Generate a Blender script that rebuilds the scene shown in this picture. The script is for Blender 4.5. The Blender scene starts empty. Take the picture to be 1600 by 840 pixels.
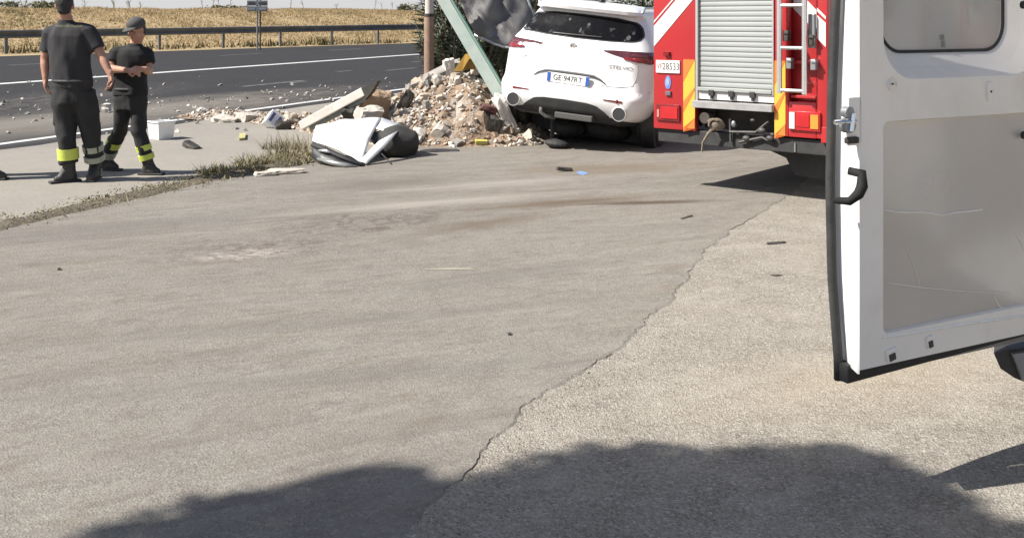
import bpy, bmesh, math, random
from math import sin, cos, pi, radians, sqrt, atan2
from mathutils import Vector, Matrix, noise
from mathutils.bvhtree import BVHTree

scene = bpy.context.scene
COL = scene.collection
R = random.Random(7)

# ------------------------------------------------------------------ camera, sky, sun, exposure
CAM_H = 1.55
cam_data = bpy.data.cameras.new("camera")
cam_data.lens = 36.0
cam_data.sensor_width = 36.0
cam_data.shift_y = -0.24375
cam_data.clip_start = 0.05
cam_data.clip_end = 4000
cam = bpy.data.objects.new("camera", cam_data)
cam.location = (0, 0, CAM_H)
cam.rotation_euler = (radians(90), 0, 0)
COL.objects.link(cam)
scene.camera = cam

SUN_ELEV = radians(46)
SUN_AZ_DIR = Vector((-cos(radians(15)), -sin(radians(15)), 0))      # horizontal direction towards the sun
to_sun = Vector((SUN_AZ_DIR.x * cos(SUN_ELEV), SUN_AZ_DIR.y * cos(SUN_ELEV), sin(SUN_ELEV)))

world = bpy.data.worlds.new("World")
scene.world = world
world.use_nodes = True
wn = world.node_tree.nodes
wl = world.node_tree.links
bg = wn["Background"]
sky = wn.new("ShaderNodeTexSky")
sky.sky_type = 'NISHITA'
sky.sun_disc = False
sky.sun_elevation = SUN_ELEV
sky.sun_rotation = atan2(SUN_AZ_DIR.x, SUN_AZ_DIR.y)
sky.air_density = 1.0
sky.dust_density = 1.5
sky.ozone_density = 1.0
# pale summer haze low all round the horizon
tcw = wn.new("ShaderNodeTexCoord"); sxyz = wn.new("ShaderNodeSeparateXYZ")
wl.new(tcw.outputs["Generated"], sxyz.inputs[0])
mrw = wn.new("ShaderNodeMapRange"); mrw.interpolation_type = 'SMOOTHSTEP'
mrw.inputs["From Min"].default_value = 0.0; mrw.inputs["From Max"].default_value = 0.30
mrw.inputs["To Min"].default_value = 0.85; mrw.inputs["To Max"].default_value = 0.0
wl.new(sxyz.outputs[2], mrw.inputs["Value"])
mxw = wn.new("ShaderNodeMix"); mxw.data_type = 'RGBA'
wl.new(mrw.outputs["Result"], mxw.inputs[0]); wl.new(sky.outputs[0], mxw.inputs[6])
mxw.inputs[7].default_value = (5.6, 5.6, 5.75, 1)
wl.new(mxw.outputs[2], bg.inputs[0])
bg.inputs[1].default_value = 0.07

sun_data = bpy.data.lights.new("sun", 'SUN')
sun_data.energy = 5.0
sun_data.angle = radians(0.6)
sun_data.color = (1.0, 0.955, 0.88)
sun = bpy.data.objects.new("sun", sun_data)
sun.rotation_euler = (-to_sun).to_track_quat('-Z', 'Y').to_euler()
sun.location = (-20, -6, 22)
COL.objects.link(sun)

scene.view_settings.view_transform = 'Standard'
scene.view_settings.look = 'None'
scene.view_settings.gamma = 1.0
scene.view_settings.use_curve_mapping = False
scene.view_settings.exposure = 0.95

# ------------------------------------------------------------------ helpers
def G(px, py, z=0.0):
    """point of the place at height z that the photograph shows at pixel (px, py)"""
    d = (CAM_H - z) * 1600.0 / (py - 30.0)
    return Vector(((px - 800.0) / 1600.0 * d, d, z))

def Q(px, py, d):
    """point at distance d"""
    return Vector(((px - 800.0) / 1600.0 * d, d, CAM_H - (py - 30.0) * d / 1600.0))

def tag(o, label=None, cat=None, group=None, kind=None):
    if label: o["label"] = label
    if cat: o["category"] = cat
    if group: o["group"] = group
    if kind: o["kind"] = kind
    return o

def empty(name, loc=(0, 0, 0), rot=(0, 0, 0)):
    o = bpy.data.objects.new(name, None)
    o.empty_display_size = 0.1
    o.location = loc
    o.rotation_euler = rot
    COL.objects.link(o)
    return o

def link(name, me, parent=None):
    o = bpy.data.objects.new(name, me)
    COL.objects.link(o)
    if parent is not None:
        o.parent = parent
    return o

class MB:
    """collects verts and faces, then builds ONE mesh object"""
    def __init__(s):
        s.v = []; s.f = []; s.m = []
    def add(s, verts, faces, mi=0):
        o = len(s.v)
        s.v += [tuple(p) for p in verts]
        s.f += [tuple(i + o for i in f) for f in faces]
        s.m += [mi] * len(faces)
        return s
    def box(s, c, size, rot=None, mi=0, taper=1.0):
        hx, hy, hz = size[0] / 2, size[1] / 2, size[2] / 2
        p = []
        for z in (-1, 1):
            t = taper if z > 0 else 1.0
            for x, y in ((-1, -1), (1, -1), (1, 1), (-1, 1)):
                q = Vector((x * hx * t, y * hy * t, z * hz))
                if rot is not None: q = rot @ q
                p.append(q + Vector(c))
        s.add(p, [(3, 2, 1, 0), (4, 5, 6, 7), (0, 1, 5, 4), (1, 2, 6, 5), (2, 3, 7, 6), (3, 0, 4, 7)], mi)
        return s
    def bbox(s, c, size, bev=0.01, rot=None, mi=0):
        bm = bmesh.new()
        bmesh.ops.create_cube(bm, size=1.0)
        for v in bm.verts:
            v.co = Vector((v.co.x * size[0], v.co.y * size[1], v.co.z * size[2]))
        bmesh.ops.bevel(bm, geom=bm.edges[:], offset=bev, segments=2, affect='EDGES', profile=0.6)
        bm.verts.index_update()
        pts = []
        for v in bm.verts:
            q = v.co.copy()
            if rot is not None: q = rot @ q
            pts.append(q + Vector(c))
        fs = [tuple(v.index for v in f.verts) for f in bm.faces]
        bm.free()
        s.add(pts, fs, mi)
        return s
    def tube(s, path, r, n=8, mi=0, cap=True):
        path = [Vector(p) for p in path]
        rr = r if isinstance(r, (list, tuple)) else [r] * len(path)
        rings = []
        up = Vector((0, 0, 1))
        t0 = (path[1] - path[0]).normalized()
        a = t0.cross(up)
        if a.length < 1e-3: a = t0.cross(Vector((0, 1, 0)))
        a.normalize()
        for i, p in enumerate(path):
            if i == 0: t = path[1] - path[0]
            elif i == len(path) - 1: t = path[-1] - path[-2]
            else: t = path[i + 1] - path[i - 1]
            t.normalize()
            a = (a - t * a.dot(t)).normalized()
            b = t.cross(a)
            rings.append([p + (a * cos(2 * pi * k / n) + b * sin(2 * pi * k / n)) * rr[i] for k in range(n)])
        vs = [q for ring in rings for q in ring]
        fs = []
        for i in range(len(path) - 1):
            for k in range(n):
                k2 = (k + 1) % n
                fs.append((i * n + k, i * n + k2, (i + 1) * n + k2, (i + 1) * n + k))
        if cap:
            fs.append(tuple(range(n - 1, -1, -1)))
            fs.append(tuple((len(path) - 1) * n + k for k in range(n)))
        s.add(vs, fs, mi)
        return s
    def prism(s, poly, offset, mi=0):
        """poly: list of 3D points, extruded by offset vector"""
        n = len(poly); off = Vector(offset)
        vs = [Vector(p) for p in poly] + [Vector(p) + off for p in poly]
        fs = [tuple(range(n)), tuple(range(2 * n - 1, n - 1, -1))]
        for i in range(n):
            j = (i + 1) % n
            fs.append((i, i + n, j + n, j))
        s.add(vs, fs, mi)
        return s
    def grid(s, rows, mi=0):
        nr, nc = len(rows), len(rows[0])
        vs = [p for r in rows for p in r]
        fs = [(i * nc + j, i * nc + j + 1, (i + 1) * nc + j + 1, (i + 1) * nc + j) for i in range(nr - 1) for j in range(nc - 1)]
        s.add(vs, fs, mi)
        return s
    def capsule(s, p0, p1, r0, r1, n=12, mi=0):
        p0, p1 = Vector(p0), Vector(p1)
        t = (p1 - p0)
        L = t.length
        t = t / L if L > 1e-6 else Vector((0, 0, 1))
        path = []; rr = []
        for k in range(5):
            a = pi / 2 * (1 - k / 4)
            path.append(p0 - t * r0 * sin(a)); rr.append(max(r0 * cos(a), r0 * 0.03))
        for k in range(5):
            a = pi / 2 * (k / 4)
            path.append(p1 + t * r1 * sin(a)); rr.append(max(r1 * cos(a), r1 * 0.03))
        if L < 1e-6: path = path[:5] + path[6:]; rr = rr[:5] + rr[6:]
        return s.tube(path, rr, n, mi)
    def loft(s, secs, n=20, mi=0):
        """closed body through elliptical sections (centre, rx, ry, turn)"""
        vs = []; fs = []
        for (c, rx, ry, tw) in secs:
            c = Vector(c)
            for k in range(n):
                a = 2 * pi * k / n
                ca, sa = cos(a), sin(a)
                e = 0.85
                x = rx * (abs(ca) ** e) * (1 if ca >= 0 else -1); y = ry * (abs(sa) ** e) * (1 if sa >= 0 else -1)
                vs.append(c + Vector((x * cos(tw) - y * sin(tw), x * sin(tw) + y * cos(tw), 0)))
        for i in range(len(secs) - 1):
            for k in range(n):
                k2 = (k + 1) % n
                fs.append((i * n + k, i * n + k2, (i + 1) * n + k2, (i + 1) * n + k))
        fs.append(tuple(range(n - 1, -1, -1))); fs.append(tuple((len(secs) - 1) * n + k for k in range(n)))
        s.add(vs, fs, mi)
        return s
    def chip(s, c, r, rnd, mi=0):
        rot = rotz(rnd.uniform(0, 6)) @ rotx(rnd.uniform(-.9, .9)) @ roty(rnd.uniform(-.9, .9))
        a, b, d = r * rnd.uniform(.7, 1.7), r * rnd.uniform(.5, 1.1), r * rnd.uniform(.3, .8)
        p = [Vector(c) + rot @ Vector((x * a * rnd.uniform(.5, 1.2), y * b * rnd.uniform(.5, 1.2), z * d * rnd.uniform(.5, 1.2))) for z in (-1, 1) for x, y in ((-1, -1), (1, -1), (1, 1), (-1, 1))]
        return s.add(p, [(3, 2, 1, 0), (4, 5, 6, 7), (0, 1, 5, 4), (1, 2, 6, 5), (2, 3, 7, 6), (3, 0, 4, 7)], mi)
    def ellipsoid(s, c, rad, rot=None, nu=14, nv=10, mi=0):
        c = Vector(c); rows = []
        vs = []; fs = []
        for i in range(nv + 1):
            th = pi * i / nv
            for j in range(nu):
                ph = 2 * pi * j / nu
                st = max(sin(th), 0.02)
                q = Vector((rad[0] * st * cos(ph), rad[1] * st * sin(ph), rad[2] * cos(th)))
                if rot is not None: q = rot @ q
                vs.append(c + q)
        for i in range(nv):
            for j in range(nu):
                j2 = (j + 1) % nu
                fs.append((i * nu + j, (i + 1) * nu + j, (i + 1) * nu + j2, i * nu + j2))
        fs.append(tuple(range(nu)))
        fs.append(tuple(nv * nu + j for j in range(nu - 1, -1, -1)))
        s.add(vs, fs, mi)
        return s
    def mesh(s, name, mats, smooth=False, fix=True):
        me = bpy.data.meshes.new(name)
        me.from_pydata(s.v, [], s.f)
        if not isinstance(mats, (list, tuple)): mats = [mats]
        for m in mats: me.materials.append(m)
        if len(mats) > 1: me.polygons.foreach_set("material_index", s.m)
        if fix:
            bm = bmesh.new(); bm.from_mesh(me)
            bmesh.ops.recalc_face_normals(bm, faces=bm.faces[:])
            bm.to_mesh(me); bm.free()
        if smooth:
            me.polygons.foreach_set("use_smooth", [True] * len(me.polygons))
            if smooth != True:
                me.set_sharp_from_angle(angle=smooth)
        me.update()
        return me
    def build(s, name, mats, parent=None, smooth=False, fix=True):
        return link(name, s.mesh(name, mats, smooth, fix), parent)

def rotz(a): return Matrix.Rotation(a, 3, 'Z')
def rotx(a): return Matrix.Rotation(a, 3, 'X')
def roty(a): return Matrix.Rotation(a, 3, 'Y')

def remeshed(mb, name, mat, parent, voxel=0.01, smooth_it=3, wrinkle=0.0, wscale=9.0, stretch=(1, 1, 1)):
    """union of overlapping closed pieces -> one continuous smooth surface"""
    me = mb.mesh(name + "_raw", [mat])
    o = bpy.data.objects.new(name + "_raw", me)
    COL.objects.link(o)
    md = o.modifiers.new("r", 'REMESH'); md.mode = 'VOXEL'; md.voxel_size = voxel
    if smooth_it:
        sm = o.modifiers.new("s", 'SMOOTH'); sm.factor = 0.5; sm.iterations = smooth_it
    dg = bpy.context.evaluated_depsgraph_get()
    me2 = bpy.data.meshes.new_from_object(o.evaluated_get(dg))
    bpy.data.objects.remove(o); bpy.data.meshes.remove(me)
    me2.name = name
    if wrinkle:
        no = [v.normal.copy() for v in me2.vertices]
        for v, n in zip(me2.vertices, no):
            q = Vector((v.co.x * stretch[0], v.co.y * stretch[1], v.co.z * stretch[2])) * wscale
            a = noise.noise(q) + 0.5 * noise.noise(q * 2.1 + Vector((3, 1, 7)))
            ridge = 1 - 2 * abs(noise.noise(q * 0.8 + Vector((9, 2, 4))))
            v.co += n * wrinkle * (0.6 * a + 0.6 * ridge - 0.3)
    me2.materials.clear(); me2.materials.append(mat)
    me2.polygons.foreach_set("use_smooth", [True] * len(me2.polygons))
    return link(name, me2, parent)

def text_obj(name, txt, size, mat, parent, M, extrude=0.001, sx=1.0, align='CENTER', project=None, off=0.002):
    cu = bpy.data.curves.new(name, 'FONT')
    cu.body = txt; cu.size = size; cu.align_x = align; cu.align_y = 'CENTER'; cu.extrude = extrude
    cu.resolution_u = 3
    t = bpy.data.objects.new(name, cu); COL.objects.link(t)
    dg = bpy.context.evaluated_depsgraph_get()
    me = bpy.data.meshes.new_from_object(t.evaluated_get(dg))
    bpy.data.objects.remove(t); bpy.data.curves.remove(cu)
    for v in me.vertices:
        v.co.x *= sx
        v.co = M @ v.co
    if project:
        project(me)
    me.materials.clear(); me.materials.append(mat)
    return link(name, me, parent)

# ------------------------------------------------------------------ materials
def new_mat(name):
    m = bpy.data.materials.new(name); m.use_nodes = True
    nt = m.node_tree
    return m, nt, nt.nodes, nt.links, nt.nodes["Principled BSDF"]

def srgb(r, g, b):
    def f(c):
        c /= 255.0
        return c / 12.92 if c <= 0.04045 else ((c + 0.055) / 1.055) ** 2.4
    return (f(r), f(g), f(b), 1)

def noise_node(nt, vec, scale, detail=4, rough=0.55, dist=0.0):
    n = nt.nodes.new("ShaderNodeTexNoise")
    n.inputs["Scale"].default_value = scale
    n.inputs["Detail"].default_value = detail
    n.inputs["Roughness"].default_value = rough
    n.inputs["Distortion"].default_value = dist
    if vec is not None: nt.links.new(vec, n.inputs["Vector"])
    return n

def maprange(nt, val, a, b, c=0.0, d=1.0, smooth=False):
    n = nt.nodes.new("ShaderNodeMapRange")
    n.interpolation_type = 'SMOOTHSTEP' if smooth else 'LINEAR'
    n.clamp = True
    nt.links.new(val, n.inputs["Value"])
    for k, x in zip(("From Min", "From Max", "To Min", "To Max"), (a, b, c, d)):
        n.inputs[k].default_value = x
    return n.outputs["Result"]

def mixc(nt, fac, a, b, mode='MIX'):
    n = nt.nodes.new("ShaderNodeMix"); n.data_type = 'RGBA'; n.blend_type = mode
    if isinstance(fac, (int, float)): n.inputs[0].default_value = fac
    else: nt.links.new(fac, n.inputs[0])
    for i, x in ((6, a), (7, b)):
        if isinstance(x, (tuple, list)): n.inputs[i].default_value = (x[0], x[1], x[2], 1)
        else: nt.links.new(x, n.inputs[i])
    return n.outputs[2]

def mathn(nt, op, a, b=None):
    n = nt.nodes.new("ShaderNodeMath"); n.operation = op
    for i, x in ((0, a), (1, b)):
        if x is None: continue
        if isinstance(x, (int, float)): n.inputs[i].default_value = x
        else: nt.links.new(x, n.inputs[i])
    return n.outputs[0]

def bumpn(nt, h, strength, dist):
    b = nt.nodes.new("ShaderNodeBump")
    b.inputs["Strength"].default_value = strength
    b.inputs["Distance"].default_value = dist
    nt.links.new(h, b.inputs["Height"])
    return b

def pm(name, c1, c2=None, scale=8.0, rough=0.6, metal=0.0, bump=0.0, bscale=40.0, coat=0.0, spec=0.5, lo=0.35, hi=0.65, trans=0.0, bdist=0.01, grime=None, gscale=3.0, glo=0.5, ghi=0.75):
    m, nt, N, L, P = new_mat(name)
    tc = N.new("ShaderNodeTexCoord").outputs["Object"]
    c2 = c2 or tuple(x * 0.85 for x in c1[:3])
    nz = noise_node(nt, tc, scale, 5, 0.6)
    col = mixc(nt, maprange(nt, nz.outputs[0], lo, hi), c1, c2)
    if grime:
        g = noise_node(nt, tc, gscale, 6, 0.65, 0.6)
        col = mixc(nt, maprange(nt, g.outputs[0], glo, ghi), col, grime)
    L.new(col, P.inputs["Base Color"])
    r = maprange(nt, nz.outputs[0], 0.3, 0.7, max(rough - 0.07, 0.02), min(rough + 0.07, 1))
    L.new(r, P.inputs["Roughness"])
    P.inputs["Metallic"].default_value = metal
    P.inputs["Coat Weight"].default_value = coat
    P.inputs["Coat Roughness"].default_value = 0.08
    P.inputs["Specular IOR Level"].default_value = spec
    if bump:
        b = bumpn(nt, noise_node(nt, tc, bscale, 4, 0.6).outputs[0], bump, bdist)
        L.new(b.outputs[0], P.inputs["Normal"])
    return m

def ellipse_mask(nt, vec, cx, cy, rx, ry, ang, dist=0.35, nscale=3.0, soft=0.7):
    """soft blotch on the ground with a noisy outline (a stain that stays where it is)"""
    mp = nt.nodes.new("ShaderNodeMapping"); mp.vector_type = 'TEXTURE'
    mp.inputs["Location"].default_value = (cx, cy, 0)
    mp.inputs["Rotation"].default_value = (0, 0, ang)
    mp.inputs["Scale"].default_value = (rx, ry, 1000.0)
    nt.links.new(vec, mp.inputs["Vector"])
    ln = nt.nodes.new("ShaderNodeVectorMath"); ln.operation = 'LENGTH'
    nt.links.new(mp.outputs[0], ln.inputs[0])
    nz = noise_node(nt, mp.outputs[0], nscale, 5, 0.6)
    d = mathn(nt, 'ADD', ln.outputs["Value"], mathn(nt, 'MULTIPLY', mathn(nt, 'SUBTRACT', nz.outputs[0], 0.5), dist * 2))
    return maprange(nt, d, 1.0, 1.0 - soft, 0.0, 1.0, True)

def asphalt(name, base, light, dark, grain=130.0, contrast=1.0, stains=(), bump=0.5, tint=None, big=0.35, spec=0.2, streaks=()):
    m, nt, N, L, P = new_mat(name)
    geo = N.new("ShaderNodeNewGeometry").outputs["Position"]
    vor = N.new("ShaderNodeTexVoronoi"); vor.inputs["Scale"].default_value = grain
    L.new(geo, vor.inputs["Vector"])
    sep = N.new("ShaderNodeSeparateColor"); L.new(vor.outputs["Color"], sep.inputs[0])
    n1 = noise_node(nt, geo, 60.0, 3, 0.7)
    n2 = noise_node(nt, geo, 0.5, 5, 0.6, 0.4)
    n3 = noise_node(nt, geo, 4.0, 5, 0.65, 0.3)
    col = mixc(nt, maprange(nt, sep.outputs[0], 0.55, 1.0), base, light)
    col = mixc(nt, maprange(nt, sep.outputs[1], 0.7, 1.0, 0, 0.85 * contrast), col, dark)
    col = mixc(nt, maprange(nt, n1.outputs[0], 0.35, 0.7, 0, 0.5 * contrast), col, dark)
    col = mixc(nt, maprange(nt, n2.outputs[0], 0.35, 0.7, 0, big), col, tint or dark)
    col = mixc(nt, maprange(nt, n3.outputs[0], 0.4, 0.75, 0, 0.28), col, light)
    for (ang, sx, sy, lo_, hi_, c, amt) in streaks:      # wheel-dragged dirt and scuffs, drawn out along one direction
        vr = N.new("ShaderNodeVectorRotate"); vr.rotation_type = 'Z_AXIS'; vr.inputs["Angle"].default_value = -ang
        L.new(geo, vr.inputs["Vector"])
        ms_ = N.new("ShaderNodeVectorMath"); ms_.operation = 'MULTIPLY'; ms_.inputs[1].default_value = (sx, sy, 1); L.new(vr.outputs[0], ms_.inputs[0])
        ns_ = noise_node(nt, ms_.outputs[0], 1.0, 7, 0.68, 0.8)
        col = mixc(nt, maprange(nt, ns_.outputs[0], lo_, hi_, 0, amt), col, c)
    for (c, mask_args, amt, rough_n) in stains:
        mk = ellipse_mask(nt, geo, *mask_args)
        if rough_n:
            nn = noise_node(nt, geo, rough_n, 6, 0.75, 1.2)
            mk = mathn(nt, 'MULTIPLY', mk, maprange(nt, nn.outputs[0], 0.42, 0.6))
        col = mixc(nt, mathn(nt, 'MULTIPLY', mk, amt), col, c)
    L.new(col, P.inputs["Base Color"])
    P.inputs["Roughness"].default_value = 0.92
    P.inputs["Specular IOR Level"].default_value = spec
    h = mathn(nt, 'ADD', mathn(nt, 'MULTIPLY', vor.outputs["Distance"], 0.8), n1.outputs[0])
    b = bumpn(nt, h, bump, 0.006)
    L.new(b.outputs[0], P.inputs["Normal"])
    return m
# ------------------------------------------------------------------ shared materials
M_white_paint = pm("white_paint", (0.80, 0.80, 0.79), (0.74, 0.74, 0.73), 3, 0.28, coat=0.5, lo=0.3, hi=0.9)
M_black_rubber = pm("black_rubber", (0.018, 0.018, 0.019), (0.035, 0.034, 0.033), 12, 0.75, bump=0.2, bscale=60)
M_black_plastic = pm("black_plastic", (0.022, 0.022, 0.024), (0.035, 0.035, 0.036), 6, 0.5)
M_dark_metal = pm("dark_metal", (0.03, 0.029, 0.028), (0.07, 0.06, 0.05), 6, 0.65, 0.3, bump=0.3, bscale=25)
M_galv = pm("galvanised_steel", (0.30, 0.31, 0.32), (0.22, 0.23, 0.24), 4, 0.5, 0.7, lo=0.3, hi=0.7)
M_alu = pm("aluminium", (0.62, 0.62, 0.62), (0.5, 0.5, 0.5), 5, 0.38, 0.75)
M_chrome = pm("chrome", (0.75, 0.75, 0.76), None, 5, 0.15, 1.0)
M_glass_dark = pm("dark_glass", (0.012, 0.013, 0.014), (0.03, 0.03, 0.03), 2, 0.08, coat=0.3)
M_tyre = pm("tyre_rubber", (0.016, 0.016, 0.016), (0.05, 0.046, 0.04), 5, 0.85, bump=0.3, bscale=40)

# ------------------------------------------------------------------ terrain, road, forecourt
RA = G(0, 83); RB = G(650, 66)
RU = (RB - RA).normalized(); RN = Vector((-RU.y, RU.x, 0))
def rail_pt(u, q=0.0, z=0.0):
    p = RA + RU * u + RN * q
    return Vector((p.x, p.y, z))
def smooth(t):
    t = min(max(t, 0), 1); return t * t * (3 - 2 * t)
def bank_z(u, q):
    z = -0.05 + 2.08 * smooth((q - 0.3) / 14.5) + 0.10 * smooth((q - 0.2) / 0.8)
    if q > 4: z += 0.16 * noise.noise(Vector((u * 0.12, q * 0.1, 0))) * min(1, (q - 4) / 6)
    z += 0.0035 * max(min(u, 60), 0) * smooth(q / 14)
    return z

M_dirt = asphalt("dry_earth", (0.34, 0.255, 0.145), (0.38, 0.30, 0.18), (0.25, 0.185, 0.10), grain=40, bump=0.8)
us = [-2500, -600, -200, -100] + [-60 + 4 * i for i in range(46)] + [180, 300, 700, 2500]
qs = [-2500, -700, -200, -60, -20, -3, 0.0, 0.3, 0.6, 1, 2, 3.2, 4.5, 6, 7.5, 9, 10.5, 12, 13.5, 15, 17, 20, 26, 40, 90, 300, 2500]
rows = [[rail_pt(u, q, bank_z(u, q)) for u in us] for q in qs]
tag(MB().grid(rows).build("terrain", M_dirt, smooth=True), kind="structure")

C_N = Vector((cos(radians(21.5)), -sin(radians(21.5)), 0)); C_U = Vector((sin(radians(21.5)), cos(radians(21.5)), 0))
def road_pt(c, u, z=0.0):
    p = C_N * c + C_U * u
    return Vector((p.x, p.y, z))

M_road = asphalt("highway_asphalt", (0.035, 0.034, 0.036), (0.055, 0.054, 0.055), (0.024, 0.024, 0.026), grain=55, contrast=0.7, bump=0.3, big=0.3, spec=0.06,
    stains=[((0.19, 0.172, 0.15), (-7.0, 16.2, 9.5, 2.2, radians(68), 0.5, 2.5, 1.0), 0.8, None),
            ((0.20, 0.18, 0.155), (-5.2, 20.0, 7.0, 2.2, radians(66), 0.5, 3.0, 1.0), 0.5, 2.2),
            ((0.19, 0.17, 0.15), (-9.0, 20.5, 6.0, 2.0, radians(80), 0.5, 3.0, 1.0), 0.40, 3.0)])
far_edge = []
e0, e1 = G(0, 87), G(655, 66.5)
ed = (e1 - e0)
Z_ROAD = -0.03
hw = []
near_pts = [road_pt(-9.95 + 0.12 * noise.noise(Vector((i * 0.9, 0, 0))), u, Z_ROAD) for i, u in enumerate([-120 + 6 * k for k in range(46)])]
far_pts = [e0 + ed * t for t in (3.2, 1.0, 0.0, -1.2, -3.0)]
hw = near_pts + [Vector((p.x, p.y, Z_ROAD)) for p in far_pts]
mb = MB(); mb.add(hw, [tuple(range(len(hw)))])
tag(mb.build("highway", M_road), kind="structure")

M_line = pm("worn_road_paint", (0.50, 0.50, 0.49), (0.32, 0.32, 0.315), 7, 0.8, lo=0.42, hi=0.7)
M_line_faint = pm("faded_road_paint", (0.12, 0.12, 0.118), (0.05, 0.05, 0.05), 4, 0.85, lo=0.35, hi=0.65)
def marking(c, u0, u1, w, mat, name="road_marking"):
    n = max(2, int((u1 - u0) / 3))
    L_, R_ = [], []
    for i in range(n + 1):
        u = u0 + (u1 - u0) * i / n
        L_.append(road_pt(c - w / 2, u, Z_ROAD + 0.005)); R_.append(road_pt(c + w / 2, u, Z_ROAD + 0.005))
    tag(MB().grid([L_, R_]).build(name, mat), kind="structure")
marking(-10.75, -60, 130, 0.16, M_line, "edge_line")
marking(-20.75, -60, 130, 0.40, M_line, "centre_line")
def dash(p0, p1, w):
    c0, u0 = p0.dot(C_N), p0.dot(C_U); c1, u1 = p1.dot(C_N), p1.dot(C_U)
    marking((c0 + c1) / 2, min(u0, u1), max(u0, u1), w, M_line_faint, "lane_dash")
for a, b, w in (((335, 86), (417, 83), 0.22), ((507, 78), (572, 75.5), 0.25), ((520, 111), (556, 109), 0.17), ((590, 109), (662, 105), 0.17),
                ((350, 133), (500, 125), 0.20), ((447, 128), (485, 125.8), 0.16), ((15, 101), (70, 98), 0.25), ((640, 96), (662, 95), 0.2)):
    dash(G(*a), G(*b), w)

# pale concrete strip between road and forecourt
M_strip = asphalt("dusty_concrete", (0.235, 0.215, 0.188), (0.28, 0.262, 0.236), (0.185, 0.168, 0.145), grain=70, contrast=0.45, bump=0.25, big=0.5,
    stains=[((0.16, 0.148, 0.132), (-5.6, 13.6, 4.0, 0.7, radians(66), 0.5, 2.5, 1.0), 0.5, None),
            ((0.17, 0.158, 0.14), (-3.6, 15.6, 3.0, 1.0, radians(60), 0.5, 3.0, 1.0), 0.6, 4.0)])
weed_line = [Vector((-8.2, -1.5, 0)), G(-260, 410), G(0, 347), G(130, 316), G(250, 292), G(360, 266), G(480, 250)]
strip_near = [p + Vector((0.15, -0.05, 0)) for p in weed_line] + [Vector((-1.4, 12.4, 0)), Vector((0.0, 14.0, 0)), Vector((1.2, 19.0, 0)), Vector((5, 28, 0)), Vector((14, 50, 0))]
strip_far = [road_pt(-10.1 + 0.22 * noise.noise(Vector((k * 0.37, 5, 0))) + 0.1 * noise.noise(Vector((k * 1.7, 9, 0))), 54 - k * 0.6, 0.0) for k in range(92)]
pts = strip_near + strip_far
mb = MB(); mb.add([(p.x, p.y, 0.0) for p in pts], [tuple(range(len(pts)))])
tag(mb.build("pavement", M_strip), kind="structure")

# right hand ground of exposed aggregate
M_gravel = asphalt("exposed_aggregate", (0.240, 0.217, 0.185), (0.42, 0.392, 0.345), (0.100, 0.088, 0.073), grain=125, contrast=1.1, bump=1.0, big=0.3, tint=(0.25, 0.215, 0.17), streaks=((radians(35), 1.0, 2.6, 0.52, 0.7, (0.36, 0.335, 0.29), 0.4), (radians(10), 5.0, 9.0, 0.54, 0.68, (0.15, 0.13, 0.105), 0.4)),
    stains=[((0.33, 0.27, 0.19), (1.5, 4.4, 1.3, 0.5, radians(20), 0.5, 2.0, 1.0), 0.35, None)])
pts = [(-2.6, -6), (30, -6), (60, 40), (16, 52), (6, 29), (2.2, 19.5), (0.9, 14), (0.6, 9), (-0.3, 5.0), (-1.9, 1.0)]
mb = MB(); mb.add([(x, y, 0.002) for x, y in pts], [tuple(range(len(pts)))])
tag(mb.build("forecourt_ground", M_gravel), kind="structure")

# darker asphalt layer with a broken right edge
edge_px = [(610, 840), (650, 805), (690, 770), (745, 730), (770, 690), (800, 655), (850, 615), (880, 598), (935, 570), (960, 545), (1010, 500), (1060, 450), (1085, 415), (1100, 392), (1140, 362), (1170, 345), (1200, 325), (1232, 305)]
edge = [Vector((-1.55, -2.0, 0)), Vector((-0.9, 1.0, 0)), Vector((-0.62, 2.2, 0))] + [G(x, y) for x, y in edge_px] + [Vector((3.3, 11.0, 0)), Vector((4.6, 14.0, 0))]
fine = []
for a, b in zip(edge, edge[1:]):
    n = max(2, int((b - a).length / 0.022))
    for i in range(n):
        t = i / n; p = a.lerp(b, t)
        j = 0.030 * noise.noise(p * 4.0) + 0.020 * noise.noise(p * 13.0) + 0.010 * noise.noise(p * 38.0)
        fine.append(p + Vector((j, -j * 0.5, 0)))
fine.append(edge[-1])
lot_left = [Vector((-1.4, 12.6, 0)), G(480, 257), G(360, 277), G(250, 300), G(130, 322), G(0, 350), G(-260, 420), Vector((-8.2, -1.5, 0)), Vector((-9, -6, 0)), Vector((-1.9, -6, 0))]
lf = []
for a, b in zip(lot_left[:-3], lot_left[1:-2]):
    n = max(2, int((b - a).length / 0.06))
    for i in range(n):
        p = a.lerp(b, i / n); j = 0.05 * noise.noise(p * 3.0) + 0.025 * noise.noise(p * 11.0)
        lf.append(p + Vector((j, j, 0)))
lf += lot_left[-3:]
loop = fine + [Vector((3.0, 17.0, 0)), Vector((0.2, 13.6, 0))] + lf
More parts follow.
